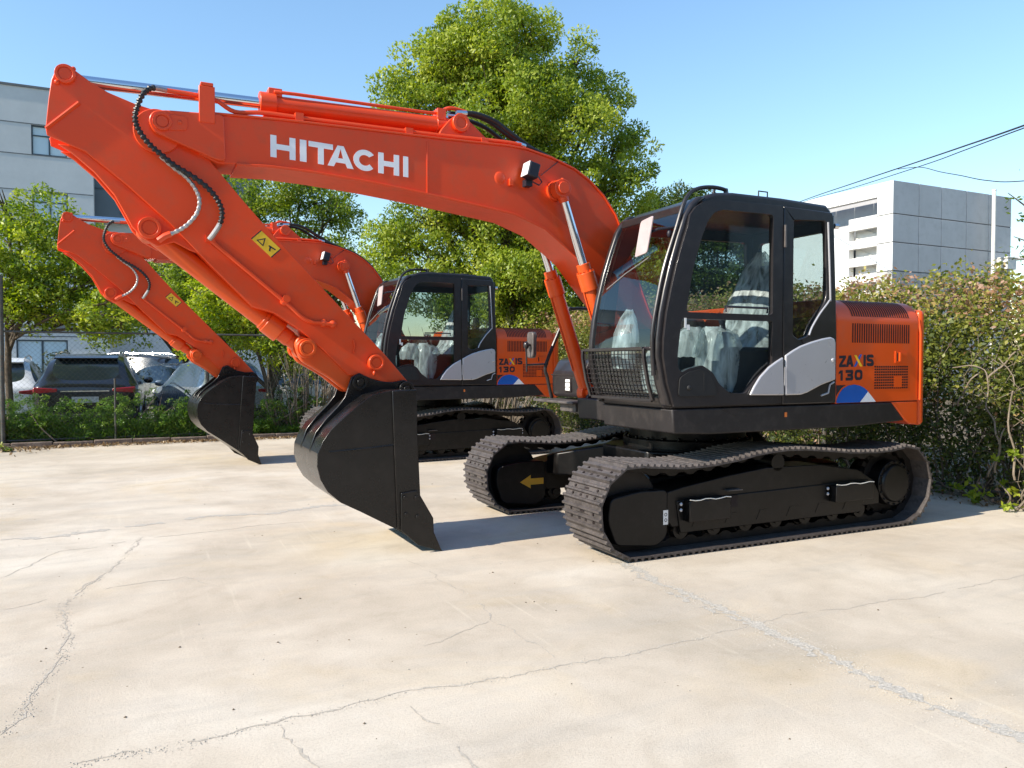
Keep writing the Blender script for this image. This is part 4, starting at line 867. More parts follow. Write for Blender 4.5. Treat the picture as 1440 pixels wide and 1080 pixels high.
# ------------------------------------------------------------------ foliage
def leaf_mesh(name, pts, size, tint, mat, parent=None, seed=1, droop=.35, aspect=.5, flat=0, nrm=None):
    rng = np.random.default_rng(seed); n = len(pts)
    pts = np.asarray(pts, float); size = np.broadcast_to(size, (n,)) * rng.uniform(.65, 1.35, n)
    d = rng.normal(size=(n, 3)); d[:, 2] = d[:, 2]*.7 - droop; d /= np.linalg.norm(d, axis=1)[:, None]
    r = rng.normal(size=(n, 3)); r[:, 2] += flat
    if nrm is not None: r = r*.42 + nrm
    s = np.cross(d, r); s /= np.linalg.norm(s, axis=1)[:, None] + 1e-9; u = np.cross(s, d)
    L = size[:, None]; W = L*aspect*.5
    v = np.empty((n, 4, 3)); v[:, 0] = pts - d*L*.5; v[:, 1] = pts + s*W - u*L*.06; v[:, 2] = pts + d*L*.5 - u*L*.12; v[:, 3] = pts - s*W - u*L*.06
    me = bpy.data.meshes.new(name); me.vertices.add(n*4); me.vertices.foreach_set('co', v.reshape(-1).astype(np.float32))
    idx = (np.arange(n)[:, None]*4 + np.array([0, 1, 2, 0, 2, 3])[None]).reshape(-1).astype(np.int32)
    me.loops.add(n*6); me.loops.foreach_set('vertex_index', idx)
    me.polygons.add(n*2); me.polygons.foreach_set('loop_start', np.arange(0, n*6, 3, dtype=np.int32))
    me.update(calc_edges=True)
    a = me.attributes.new('tint', 'FLOAT', 'POINT'); a.data.foreach_set('value', np.repeat(np.clip(tint, 0, 1), 4).astype(np.float32))
    me.materials.append(M[mat]); o = bpy.data.objects.new(name, me); COL.objects.link(o)
    if parent: o.parent = parent
    return o
def clump_cloud(lobes, per_area, clump_r, leaves, seed, base=.45, spread=.22, shell=.35):
    """lobes: (centre, radii). Leafy tufts sit over each lobe's surface and some inside; in a tuft the leaves sit on its rounded outside."""
    rng = np.random.default_rng(seed); P = []; T = []; Q = []
    for c, r in lobes:
        c = np.array(c); r = np.array(r); n = max(5, int(per_area*(r[0]*r[1]+r[1]*r[2]+r[0]*r[2])*4.2))
        u = rng.normal(size=(n, 3)); u /= np.linalg.norm(u, axis=1)[:, None]
        k = rng.uniform(0, 1, n)**shell; ctr = c + u*r*k[:, None] + rng.normal(size=(n, 3))*clump_r*.25
        ct = np.clip(base + rng.normal(size=n)*spread*.7, 0, 1); m = rng.poisson(leaves, n)
        for i in range(n):
            w = rng.normal(size=(m[i], 3)) + u[i]*.45; w[:, 2] += .15; w /= np.linalg.norm(w, axis=1)[:, None]
            rad = clump_r*rng.uniform(.65, 1.25)*rng.uniform(.25, 1, m[i])**.45
            q = w*rad[:, None]*np.array([1, 1, .72]); q[:, 2] -= .25*rad*np.abs(rng.normal(size=m[i]))
            P.append(ctr[i]+q); T.append(np.clip(ct[i] + rng.normal(size=m[i])*.14, 0, 1)); Q.append(w + np.array([0, 0, .25]))
    return np.concatenate(P), np.concatenate(T), np.concatenate(Q)
def tree(name, label, base, lobes, mat, per_area, clump_r, leaves, leaf, seed, trunk_r=.18, group=None, base_t=.45, droop=.45, fork=None, shell=.35, spread=.22):
    root = empty(name, base, label=label, cat='tree', group=group); B = Vector(base)
    rng = random.Random(seed)
    g = MB(); fork = fork or 1.8
    g.tube([(0, 0, -.1), (.02, 0, .4), (.05, .03, fork*.6), (.03, .05, fork)], [trunk_r*1.3, trunk_r, trunk_r*.9, trunk_r*.8], 12)
    for c, r in lobes:
        e = Vector(c)-B; s = Vector((.03, .05, fork*rng.uniform(.75, 1.0))); mid = s.lerp(e, .5) + Vector((rng.uniform(-.3,.3), rng.uniform(-.3,.3), rng.uniform(-.1,.4)))
        g.tube([tuple(p) for p in smooth_path([s, mid, e], 5)], [lerp(trunk_r*.5, .02, i/10) for i in range(11)], 7)
        for k in range(7):
            u = Vector((rng.gauss(0,1), rng.gauss(0,1), rng.gauss(0,1))).normalized(); t = e + Vector((u.x*r[0], u.y*r[1], u.z*r[2]))*.9
            st = s.lerp(e, rng.uniform(.55, 1)); g.tube([st, st.lerp(t, .5)+Vector((0,0,.12)), t], [.028,.018,.006], 5)
    g.build('trunk', 'bark', root, smooth=60)
    P, T, Q = clump_cloud([(Vector(c)-B, r) for c, r in lobes], per_area, clump_r, leaves, seed, base_t, spread, shell)
    leaf_mesh('crown', P, leaf, T, mat, root, seed+1, droop, .48, 0, Q)
    return root

tree('broadleaf_tree', 'tallest tree, dense bright green crown rising behind the front excavator\'s boom', (-3.6, -11.4, 0),
     [((-2.64,-10.3,8.53),(1.16,1.28,1.07)),((-1.81,-10.48,8.19),(0.72,0.79,0.66)),((-3.49,-10.14,8.91),(0.62,0.68,0.57)),((-1.0,-10.93,7.34),(0.72,0.79,0.66)),((-0.7,-10.93,6.79),(0.52,0.58,0.48)),((-1.41,-11.14,8.1),(0.62,0.68,0.57)),((-4.93,-10.25,8.68),(0.36,0.4,0.33)),((-5.33,-9.84,7.73),(0.51,0.56,0.47)),((-5.74,-9.55,6.79),(0.49,0.54,0.45)),((-5.36,-8.86,5.69),(0.46,0.5,0.42)),((-5.69,-9.17,4.98),(0.43,0.47,0.39)),((-2.79,-10.24,6.99),(1.49,1.64,1.37)),((-3.94,-9.5,6.55),(1.16,1.28,1.07)),((-1.82,-10.42,5.97),(1.16,1.28,1.07)),((-4.16,-9.41,5.05),(1.08,1.19,0.99)),((-0.94,-12.08,4.58),(0.56,0.61,0.51)),((-1.56,-11.59,3.55),(0.92,1.01,0.84)),((-0.58,-12.05,4.13),(0.36,0.4,0.33)),((-3.07,-10.85,4.63),(1.33,1.46,1.22)),((-3.26,-9.76,3.13),(1.08,1.19,0.99)),((-4.65,-9.29,3.95),(0.83,0.92,0.77)),((-2.5,-10.8,3.02),(0.83,0.92,0.77)),((-1.68,-11.43,5.11),(0.75,0.83,0.69)),((-5.81,-9.58,4.22),(0.43,0.47,0.39)),((-5.6,-9.7,3.22),(0.67,0.74,0.62)),((-5.55,-8.49,3.43),(0.56,0.61,0.51)),((-4.93,-9.57,2.6),(0.62,0.68,0.57)),((-4.01,-10.12,2.53),(0.59,0.65,0.54)),((-2.78,-10.62,7.67),(0.75,0.83,0.69)),((-3.59,-9.71,7.51),(0.67,0.74,0.62))],
     'leaf_tree', 5.0, .38, 190, .085, 11, .24, base_t=.58, droop=.75, fork=2.4, shell=.25)
tree('broadleaf_tree', 'smaller loose-leaved tree seen below the boom, left of the tallest tree', (1.2, -16.2, 0),
     [((1.83,-16.3,6.1),(1.3,1.2,1.1)), ((.5,-15.8,5.9),(1.2,1.2,1.1)), ((-.1,-15.4,5.3),(.9,1.0,1.0)), ((2.3,-16.4,4.6),(1.3,1.2,1.1)), ((.7,-15.8,4.0),(1.4,1.2,1.1)), ((2.7,-16.5,3.1),(1.3,1.2,1.0)), ((-.6,-15.2,3.6),(1.0,1.0,1.0)), ((1.2,-15.8,2.7),(1.5,1.1,.9)), ((3.6,-16.6,3.8),(1.1,1.0,1.0))],
     'leaf_tree', 3.2, .36, 120, .09, 23, .17, base_t=.40, droop=.5, fork=1.9)
tree('broadleaf_tree', 'low bushy tree with pale yellow-green leaves between the two excavator arms', (2.0, -11.6, 0),
     [((2.55,-11.6,2.75),(.85,.8,.75)), ((1.9,-11.3,2.2),(.9,.8,.75)), ((3.0,-11.9,3.2),(.75,.8,.65)), ((1.35,-11.0,1.75),(.75,.7,.6)), ((3.2,-12.2,2.2),(.8,.7,.7))],
     'leaf_bright', 6.0, .27, 120, .08, 31, .10, base_t=.52, fork=.9)
tree('broadleaf_tree', 'small tree with open yellow-green crown at the left edge, before the grey building', (6.75, -11.3, 0),
     [((6.71,-11.22,4.22),(0.52,0.57,0.48)),((6.16,-11.06,4.1),(0.55,0.6,0.5)),((5.66,-10.82,3.64),(0.52,0.57,0.48)),((6.59,-10.56,3.29),(0.68,0.74,0.62)),((6.0,-10.73,3.08),(0.68,0.74,0.62)),((5.36,-10.47,2.96),(0.55,0.6,0.5)),((6.24,-10.74,2.49),(0.52,0.57,0.48)),((5.0,-9.84,2.54),(0.42,0.46,0.38)),((5.54,-10.36,2.29),(0.42,0.46,0.38)),((6.77,-10.63,2.53),(0.55,0.6,0.5)),((4.84,-10.43,2.12),(0.3,0.33,0.28))],
     'leaf_left', 7, .24, 95, .075, 41, .065, base_t=.52, fork=2.1, shell=.33)
tree('broadleaf_tree', 'dark distant tree showing just above the front cab roof', (-25.3, -29.3, 0),
     [((-23.5,-30.6,10.8),(1.0,1.0,1.0)),((-22.8,-31.0,10.7),(0.9,0.9,0.9)),((-24.5,-30.2,10.7),(0.9,0.9,0.9)),((-22.2,-31.2,9.2),(1.4,1.4,1.4)),((-23.7,-30.5,9.0),(1.6,1.6,1.6)),((-25.4,-29.7,9.3),(1.2,1.2,1.2)),((-26.3,-29.2,8.9),(1.3,1.3,1.3)),((-27.2,-28.8,8.6),(1.2,1.2,1.2)),((-28.0,-28.4,8.1),(1.2,1.2,1.2)),((-24.8,-29.9,6.9),(1.9,1.9,1.9)),((-26.8,-28.9,6.2),(1.9,1.9,1.9)),((-22.9,-30.8,6.6),(1.8,1.8,1.8)),((-28.5,-28.1,6.3),(1.6,1.6,1.6)),((-25.7,-29.4,4.3),(2,2,2)),((-27.7,-28.4,4.1),(2,2,2)),((-23.5,-30.5,3.9),(2,2,2))],
     'leaf_dark', 1.6, .6, 110, .17, 51, .25, base_t=.25, fork=4)
tree('broadleaf_tree', 'dense dark tree over the parked cars, behind the rear excavator\'s arm', (3.0, -25.5, 0),
     [((4.0,-19,3.3),(1.5,1.2,1.1)), ((2.6,-18.8,3.0),(1.4,1.2,1.1)), ((5.0,-19.2,2.9),(1.2,1.1,1.0)), ((1.4,-18.2,2.6),(1.2,1.1,1.0)), ((3.3,-19,4.4),(1.3,1.2,1.1)), ((.3,-17.6,2.4),(1.3,1.1,1.1))],
     'leaf_dark', 2.4, .4, 100, .11, 61, .16, base_t=.58, fork=1.5)
tree('broadleaf_tree', 'thin tree whose sparse branch tips enter at the right edge above the hedge', (-8.2, -1.0, 0),
     [((-7.3,-1.0,4.0),(.5,.5,.5)), ((-7.6,-1.1,3.4),(.5,.5,.55)), ((-8.3,-.9,4.4),(.8,.7,.7))], 'leaf_dark', 3.0, .2, 12, .08, 71, .06, base_t=.5, fork=2.4)

def bush(name, label, cat, base, lobes, mat, per_area, clump_r, leaves, leaf, seed, base_t=.45, stems=14, twig='twig', group=None, droop=.2, shell=.4, spread=.22, aspect=.5):
    root = empty(name, base, label=label, cat=cat, group=group); B = Vector(base); rng = random.Random(seed)
    g = MB()
    for k in range(stems):
        c, r = rng.choice(lobes); t = Vector(c)-B + Vector((rng.uniform(-1,1)*r[0], rng.uniform(-1,1)*r[1], rng.uniform(-.2,.9)*r[2]))
        s = Vector((t.x*rng.uniform(.4,.8), t.y*rng.uniform(.6,.9), 0)); m = s.lerp(t, .5) + Vector((rng.uniform(-.15,.15), rng.uniform(-.15,.15), 0))
        g.tube([tuple(p) for p in smooth_path([s, m, t], 4)], [lerp(.016, .004, i/8) for i in range(9)], 5)
    g.build('stems', twig, root, smooth=60)
    P, T, Q = clump_cloud([(Vector(c)-B, r) for c, r in lobes], per_area, clump_r, leaves, seed, base_t, spread, shell)
    P[:, 2] = np.maximum(P[:, 2], .03 - base[2])
    leaf_mesh('leaves', P, leaf, T, mat, root, seed+1, droop, aspect, 0, Q)
    return root

# tall overgrown hedge along the yard's end (x = -3.2 and beyond)
def tall_hedge():
    rng = np.random.default_rng(5); R = random.Random(5)
    root = empty('hedge', (-3.7, -4, 0), label='tall overgrown hedge with reddish shoot tips behind both excavators\' tails', cat='hedge')
    B = np.array([-3.7, -4, 0]); P = []; T = []
    def top(y): return 2.42 - .26*np.clip((y+.3)/1.2, 0, 1) + .07*np.sin(y*1.9+.7) + .06*np.sin(y*4.3)
    n = 6200
    for i in range(n):
        y = rng.uniform(-9.6, 4.2); tz = top(y); z = tz*rng.uniform(0, 1)**.75
        bulge = .16*math.sin(y*2.3+z*2) + .13*math.sin(y*5.1-z*3.1)
        depth = rng.uniform(0, 1)**1.6*1.1 - .08
        x = -3.22 - depth + bulge*.6 - (.25 if z < .5 else 0)*rng.uniform(0, 1)
        if z > tz-.35: x -= rng.uniform(0, .5)
        m = rng.poisson(34 if z > .5 else 25); cr = rng.uniform(.07, .16)
        q = np.array([x, y, z]) + rng.normal(size=(m, 3))*np.array([.7, 1, .85])*cr
        zr = z/tz; t = .22 + .34*max(0, zr-.3)/.7 + rng.normal()*.11  # lower leaves darker: shade at the hedge's foot put into their tint
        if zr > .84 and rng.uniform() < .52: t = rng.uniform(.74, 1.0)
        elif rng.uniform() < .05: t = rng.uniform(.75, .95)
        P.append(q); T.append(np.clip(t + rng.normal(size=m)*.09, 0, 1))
    # upright shoots above the top, several reddish
    for i in range(150):
        y = rng.uniform(-9.4, 4.0); x = -3.3 - rng.uniform(0, .8); h = rng.uniform(.06, .30)*(1.7 if rng.uniform() < .12 else 1)
        m = int(8 + h*70); k = rng.uniform(0, 1, m); q = np.stack([x + rng.normal(size=m)*.035, y + rng.normal(size=m)*.035, top(y)-.08 + k*h], 1)
        P.append(q); T.append(np.clip(rng.uniform(.5, .98) + rng.normal(size=m)*.08, 0, 1))
    P = np.concatenate(P)-B; T = np.concatenate(T); P[:, 2] = np.maximum(P[:, 2], .03)
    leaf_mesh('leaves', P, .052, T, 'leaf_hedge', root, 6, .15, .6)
    g = MB()
    for k in range(420):
        y = R.uniform(-9.5, 4.2); x = R.uniform(-3.9, -3.3); z = 0; a = [(x-B[0], y-B[1], 0)]
        for j in range(5):
            x += R.gauss(0, .09); y += R.gauss(0, .14); z += R.uniform(.15, .5); a.append((min(x, -3.22)-B[0], y-B[1], min(z, top(y)+.05)))
        g.tube(a, [.014, .011, .009, .006, .004, .003], 4)
    g.build('stems', 'twig', root, smooth=60)
    g = MB()                                     # pale dry branches and a tangle on the face near the right edge
    for k in range(45):
        y = R.uniform(.5, 1.8); z = R.uniform(.2, 1.6); x = -3.12 + R.uniform(-.12, .03); a = [(x-B[0], y-B[1], z)]; dy, dz_ = R.gauss(0, .12), R.gauss(.02, .12)
        for j in range(5):
            x += R.gauss(0, .02); y += dy+R.gauss(0, .05); z += dz_+R.gauss(0, .05); a.append((x-B[0], y-B[1], max(.05, z)))
        g.tube(a, [.0035, .003, .003, .0025, .002, .0015], 4)
    for pts in ([(1.02,.35),(1.06,.62),(1.0,.85),(.92,1.05),(.94,1.3),(.80,1.42),(.55,1.40)], [(1.22,.3),(1.2,.6),(1.14,.95),(1.2,1.25),(1.05,1.5)], [(.95,.3),(1.05,.55),(1.1,.8)], [(.94,1.3),(1.1,1.45),(1.25,1.6)], [(.62,1.0),(.7,1.2),(.84,1.35)], [(1.35,.25),(1.3,.7),(1.4,1.1),(1.3,1.5)]):
        g.tube([(-3.06-B[0]+.02*sin(i*1.3), p.x-B[1], p.y) for i, p in enumerate(smooth_path(pts, 4))], [lerp(.011, .004, i/(len(pts)*4)) for i in range(len(pts)*4-3)], 6)
    g.build('dry_branches', 'deadtwig', root, smooth=60)
    return root
tall_hedge()
bush('bush', 'yellow-green sprout bush on the ground at the right edge, under the dry branches', 'bush', (-3.25, 1.15, 0), [((-3.1,.72,.13),(.22,.28,.12)), ((-3.1,1.1,.18),(.25,.35,.16)), ((-3.05,1.25,.55),(.15,.28,.07)), ((-3.15,1.6,.25),(.25,.3,.25))], 'leaf_left', 9, .07, 12, .075, 81, .55, 16)
bush('hedge', 'low dense green hedge along the fence, in front of the parked cars', 'hedge', (5.2, -9.95, 0),
     [((6.7-.42*i, -10.05+.10*sin(i*2.1), .42+.08*sin(i*1.7)), (.42, .34, .47+.07*sin(i*2.9))) for i in range(13)], 'leaf_ivy', 26, .09, 66, .038, 91, .5, 10, shell=.35, aspect=.38)
def grass_verge():
    rng = np.random.default_rng(17); n = 26000
    x = rng.uniform(.6, 7.6, n); y = -9.75 - np.abs(rng.normal(size=n))*.28; h = .34 + .16*np.sin(x*2.1) + .10*np.sin(x*5.3+1)
    z = rng.uniform(0, 1, n)**.8*np.clip(h, .15, .8) + .02
    tag(leaf_mesh('grass', np.stack([x, y, z], 1), .17, np.clip(.5+rng.normal(size=n)*.2, 0, 1), 'leaf_ivy', None, 18, -1.1, .09), kind='stuff')
grass_verge()
bush('bramble_bush', 'tangled half-bare bramble at the fence, between the two buckets', 'bush', (1.6, -10.1, 0),
     [((2.0,-10.2,.5),(.55,.4,.5)), ((1.3,-10.15,.55),(.6,.4,.55)), ((1.75,-10.3,1.3),(.6,.45,.5)), ((1.1,-10.2,1.45),(.6,.45,.5)), ((.4,-10.15,.7),(.6,.4,.7)), ((.5,-10.3,1.7),(.6,.45,.45)), ((-.3,-10.2,.8),(.6,.4,.8))], 'leaf_bramble', 7.0, .12, 20, .055, 101, .45, 170, 'twig')
bush('bramble_bush', 'leafy thicket behind the rear excavator\'s engine cover', 'bush', (-1.8, -10.1, 0),
     [((-1.0,-10.2,.9),(.7,.4,.9)), ((-1.9,-10.1,1.0),(.7,.4,1.0)), ((-2.8,-9.9,1.1),(.7,.5,1.0)), ((-1.4,-10.3,1.9),(.8,.5,.5)), ((-2.5,-10.1,2.0),(.8,.5,.5)), ((-3.1,-9.6,2.2),(.6,.6,.5)), ((-3.3,-9.3,1.2),(.5,.6,1.0))], 'leaf_bramble', 7.5, .12, 24, .062, 111, .5, 90)
bush('bush', 'round olive bush showing over the dark car\'s roof', 'bush', (6.15, -20.5, 0), [((6.5,-20.5,1.0),(1.0,.8,.85)), ((5.7,-20.3,1.05),(.9,.8,.8)), ((5.0,-20.2,.9),(.8,.8,.7))], 'leaf_bramble', 7, .16, 26, .09, 121, .42, 20)
bush('bush', 'dark bush beside the white car at the left edge', 'bush', (8.6, -17.3, 0), [((8.7,-17.3,.9),(.9,.7,.85)), ((7.9,-17.2,.75),(.7,.7,.65))], 'leaf_dark', 6, .16, 26, .085, 131, .4, 14)

# ------------------------------------------------------------------ ground
def sheet(name, x0, x1, y0, y1, z, mat, kind='structure', n=1):
    g = MB(); g.add([(x0,y0,z),(x1,y0,z),(x1,y1,z),(x0,y1,z)], [(0,1,2,3)]); return tag(g.build(name, mat, smooth=0), kind=kind)
sheet('ground', -700, 700, -700, 700, -.03, 'soil')
sheet('car_park', -2.6, 40, -34.5, -10.4, -.012, 'asphalt')
sheet('yard_slab', -3.35, 16, -9.75, 20, 0, 'concrete')
def crack_strip(g, path, w, seed, ragged=.8, z=.0012, step=.03, gap=.10):
    r = random.Random(seed); P = [Vector((p[0], p[1], 0)) for p in path]; Q = []
    for a, b in zip(P, P[1:]):
        k = max(1, int((b-a).length/step)); Q += [a.lerp(b, i/k) for i in range(k)]
    Q.append(P[-1]); L = len(Q); vs = []; wob = 0
    for i, p in enumerate(Q):
        t = (Q[min(i+1, L-1)]-Q[max(i-1, 0)]).normalized(); n = Vector((-t.y, t.x, 0)); wob = wob*.8 + r.gauss(0, .008)
        ww = w*(1+r.uniform(-ragged, ragged))*min(1, .3+i/6, .3+(L-1-i)/6); sft = n*wob
        a = p+sft+n*ww*r.uniform(.3,.7); b = p+sft-n*ww*r.uniform(.3,.7); vs += [(a.x,a.y,z),(b.x,b.y,z)]
    fs = []; run = 0
    for i in range(L-1):
        if run <= 0 and r.random() < gap*.25: run = r.randint(2, 7)
        run -= 1
        if run < 0: fs.append((2*i, 2*i+1, 2*i+3, 2*i+2))
    g.add(vs, fs)
A = [(4.95,2.75),(4.79,2.74),(4.69,2.76),(4.50,2.76),(4.33,2.73),(4.14,2.70),(3.97,2.71),(3.81,2.69),(3.58,2.68),(3.38,2.71),(3.17,2.71),(2.90,2.70),(2.63,2.73),(2.32,2.72),(1.97,2.69)]
A2 = [(1.97,2.69),(1.40,2.62),(.88,2.67),(.31,2.72),(-.75,2.69),(-3.2,2.68)]
Bc = [(5.22,2.36),(5.16,2.22),(5.16,2.03),(5.13,1.88),(5.09,1.72),(5.06,1.54),(5.05,1.33),(5.06,1.15),(5.10,.87),(5.12,.64),(5.08,.40),(4.91,-.13),(4.80,-.52),(4.74,-.99),(4.67,-1.24)]
cr = MB()
crack_strip(cr, A, .0085, 1); crack_strip(cr, [(7,2.8)]+A[:1], .008, 2); crack_strip(cr, A2, .006, 3)
crack_strip(cr, Bc[:12], .008, 4); crack_strip(cr, Bc[11:], .0095, 5)
crack_strip(cr, [(5.45,.52),(5.26,.47),(5.10,.34),(4.91,-.13)], .007, 6)
crack_strip(cr, [(5.08,.40),(4.86,.28),(4.56,.24),(4.43,.22),(4.31,.45),(4.20,.65)], .006, 7)
crack_strip(cr, [(5.55,-.24),(5.42,-.54),(5.27,-.99),(5.03,-1.0),(4.68,-1.16),(4.18,-1.22),(3.82,-1.30),(3.26,-1.27)], .008, 8)
crack_strip(cr, [(2.93,.42),(2.89,.69),(2.90,1.08),(2.86,1.48),(2.85,1.67),(2.94,1.95),(2.91,2.09),(2.92,2.28),(2.88,2.44),(2.88,2.60),(2.89,2.68)], .007, 9)
crack_strip(cr, [(3.69,2.81),(3.67,2.95),(3.65,3.09),(3.66,3.22),(3.67,3.33),(3.67,3.6)], .012, 10)
crack_strip(cr, [(4.21,2.77),(4.21,2.92),(4.17,3.08),(4.16,3.4)], .010, 11)
crack_strip(cr, [(3.41,2.16),(3.21,2.11),(2.95,1.98)], .007, 12)
crack_strip(cr, [(5.99,-3.75),(5.61,-3.80),(5.15,-3.98),(4.48,-4.35),(3.4,-4.5)], .008, 13)
crack_strip(cr, [(6.2,-5.6),(5.4,-5.75),(4.4,-5.9),(3.3,-5.95)], .008, 14)
tag(cr.build('ground_cracks', 'crack', smooth=0), kind='structure')
jt = MB()
J = [(1.45,.5),(1.49,.98),(1.54,1.30),(1.63,1.80),(1.63,2.16),(1.63,2.53),(1.64,2.81),(1.63,3.0),(1.66,3.3),(1.70,3.56),(1.69,3.83),(1.63,4.11),(1.62,5.5)]
crack_strip(jt, J, .052, 21, .8, .0016, .02, 0); crack_strip(jt, [(x+.05, y) for x, y in J], .03, 24, .9, .0019, .02, .5)
crack_strip(jt, [(5.72,-1.61),(5.58,-1.62),(5.42,-1.55),(5.16,-1.63),(4.84,-1.73),(4.49,-1.80),(4.05,-1.95),(3.55,-1.83),(3.04,-1.99),(2.54,-1.93)], .07, 23, .9, .0016, .03)
tag(jt.build('ground_joints', 'gravel', smooth=0), kind='structure')
def pebbles():
    r = random.Random(9); g = MB()
    def peb(x, y, s):
        R = Matrix.Rotation(r.uniform(0, 6), 3, 'Z'); vs = [Vector((a*s*r.uniform(.6, 1), b*s*r.uniform(.5, .9), c*s*r.uniform(.3, .6))) for a, b, c in ((1,0,0),(-1,0,0),(0,1,0),(0,-1,0),(0,0,1.2),(0,0,-.2))]
        g.add([R @ v + Vector((x, y, s*.15)) for v in vs], [(0,2,4),(2,1,4),(1,3,4),(3,0,4),(2,0,5),(1,2,5),(3,1,5),(0,3,5)])
    for k in range(3600):
        a = r.choice(list(zip(J, J[1:]))); t = r.random(); x = lerp(a[0][0], a[1][0], t) + r.gauss(0, .055+.06*(r.random() < .25)); y = lerp(a[0][1], a[1][1], t); peb(x, y, r.uniform(.002, .0062))
    for k in range(1500):
        L = r.choice([A, Bc]); a = r.choice(list(zip(L, L[1:]))); t = r.random(); peb(lerp(a[0][0], a[1][0], t)+r.gauss(0,.02), lerp(a[0][1], a[1][1], t)+r.gauss(0,.02), r.uniform(.002, .006))
    for k in range(420): peb(r.uniform(-1, 6), r.uniform(-5, 4.5), r.uniform(.002, .008))
    tag(g.build('gravel', 'gravel', smooth=0), kind='stuff')
    g = MB()
    for k in range(110): peb(r.uniform(-1, 6), r.uniform(-4, 4.6), r.uniform(.004, .011))
    tag(g.build('debris', 'soil', smooth=0), kind='stuff')
pebbles()
rng = np.random.default_rng(77)
n = 1500; X = rng.uniform(.5, 7.2, n); Y = -9.52 + np.abs(rng.normal(size=n))*.14*(1+1.5*(X > 6)); Z = .012 + rng.uniform(0, .03, n)
X2 = -3.15 + np.abs(rng.normal(size=500))*.16; Y2 = rng.uniform(-9, 3, 500)
tag(leaf_mesh('dry_leaves', np.concatenate([np.stack([X, Y, Z], 1), np.stack([X2, Y2, .012+rng.uniform(0, .03, 500)], 1)]), .055, rng.uniform(0, 1, n+500), 'leaf_dry', None, 78, 0, .6, 2.5), kind='stuff')
bush('weed', 'small green weed on the concrete at the left edge, by the fence post', 'weed', (6.62, -9.05, 0), [((6.62,-9.05,.06),(.16,.12,.07))], 'leaf_left', 60, .05, 10, .05, 141, .6, 6)
k_ = MB()
for i in range(12):
    x = 7.2 - i*.62; k_.box(x-.61, x, -9.72, -9.58, 0, .085 + .008*sin(i*2.3))
tag(k_.build('kerb', 'brick', bevel=.012), kind='structure')

# ------------------------------------------------------------------ chain link fences
def fence(name, label, p0, p1, H, posts, base=.08, rail=True):
    p0 = Vector((*p0, 0)); p1 = Vector((*p1, 0)); d = (p1-p0); L = d.length; d.normalize()
    root = empty(name, p0, label=label, cat='fence'); W = lambda s, z, o=0: d*s + Vector((-d.y, d.x, 0))*o + Vector((0, 0, z))
    for s, r, h in posts:
        g = MB(); g.cyl(W(s, -.05), W(s, h), r, n=12); g.cyl(W(s, h), W(s, h+.02), r*1.15, n=12); g.build('post', 'post', root)
    for z in ((H, base+.04) if rail else (base+.04,)):
        g = MB(); g.cyl(W(0, z, .03), W(L, z, .03), .017, n=8); g.build('rail', 'post', root)
    g = MB(); st = .085; k = int((L+H)/st)
    for i in range(-int(H/st), int(L/st)+1):
        for sgn in (1, -1):
            s0 = i*st; a, b = 0, H-base
            pts = []
            lo = max(0, -s0) if sgn > 0 else 0; hi = min(b, L-s0)
            if sgn > 0:
                if hi <= lo: continue
                pa, pb = W(s0+lo, base+lo, .004), W(s0+hi, base+hi, .004)
            else:
                if hi <= max(0, -s0): continue
                lo = max(0, -s0); pa, pb = W(s0+lo, H-lo, -.002), W(s0+hi, H-hi, -.002)
            dd = (pb-pa).normalized(); u = Vector((-d.y, d.x, 0)); w = dd.cross(u)
            g.add([p + (u*cos(t)+w*sin(t))*.0012 for p in (pa, pb) for t in (0, 2.09, 4.19)], [(0,1,4,3),(1,2,5,4),(2,0,3,5)])
    g.build('chain_mesh', 'wire', root, smooth=0)
    return root
fence('chain_link_fence', 'chain link fence along the left back, between the yard and the parked cars', (9.5, -9.66), (-3.2, -9.9), 1.98, [(2.8, .038, 2.9), (4.5, .018, 1.15), (6.05, .034, 2.0), (9.3, .034, 2.0), (12.5, .034, 2.0)])
fence('chain_link_fence', 'chain link fence buried in the tall hedge at the yard\'s end', (-3.30, 4.2), (-3.30, -9.8), 1.80, [(.4, .034, 2.0), (5.55, .034, 2.0), (8.6, .034, 2.0), (11.6, .034, 2.0)], rail=False)

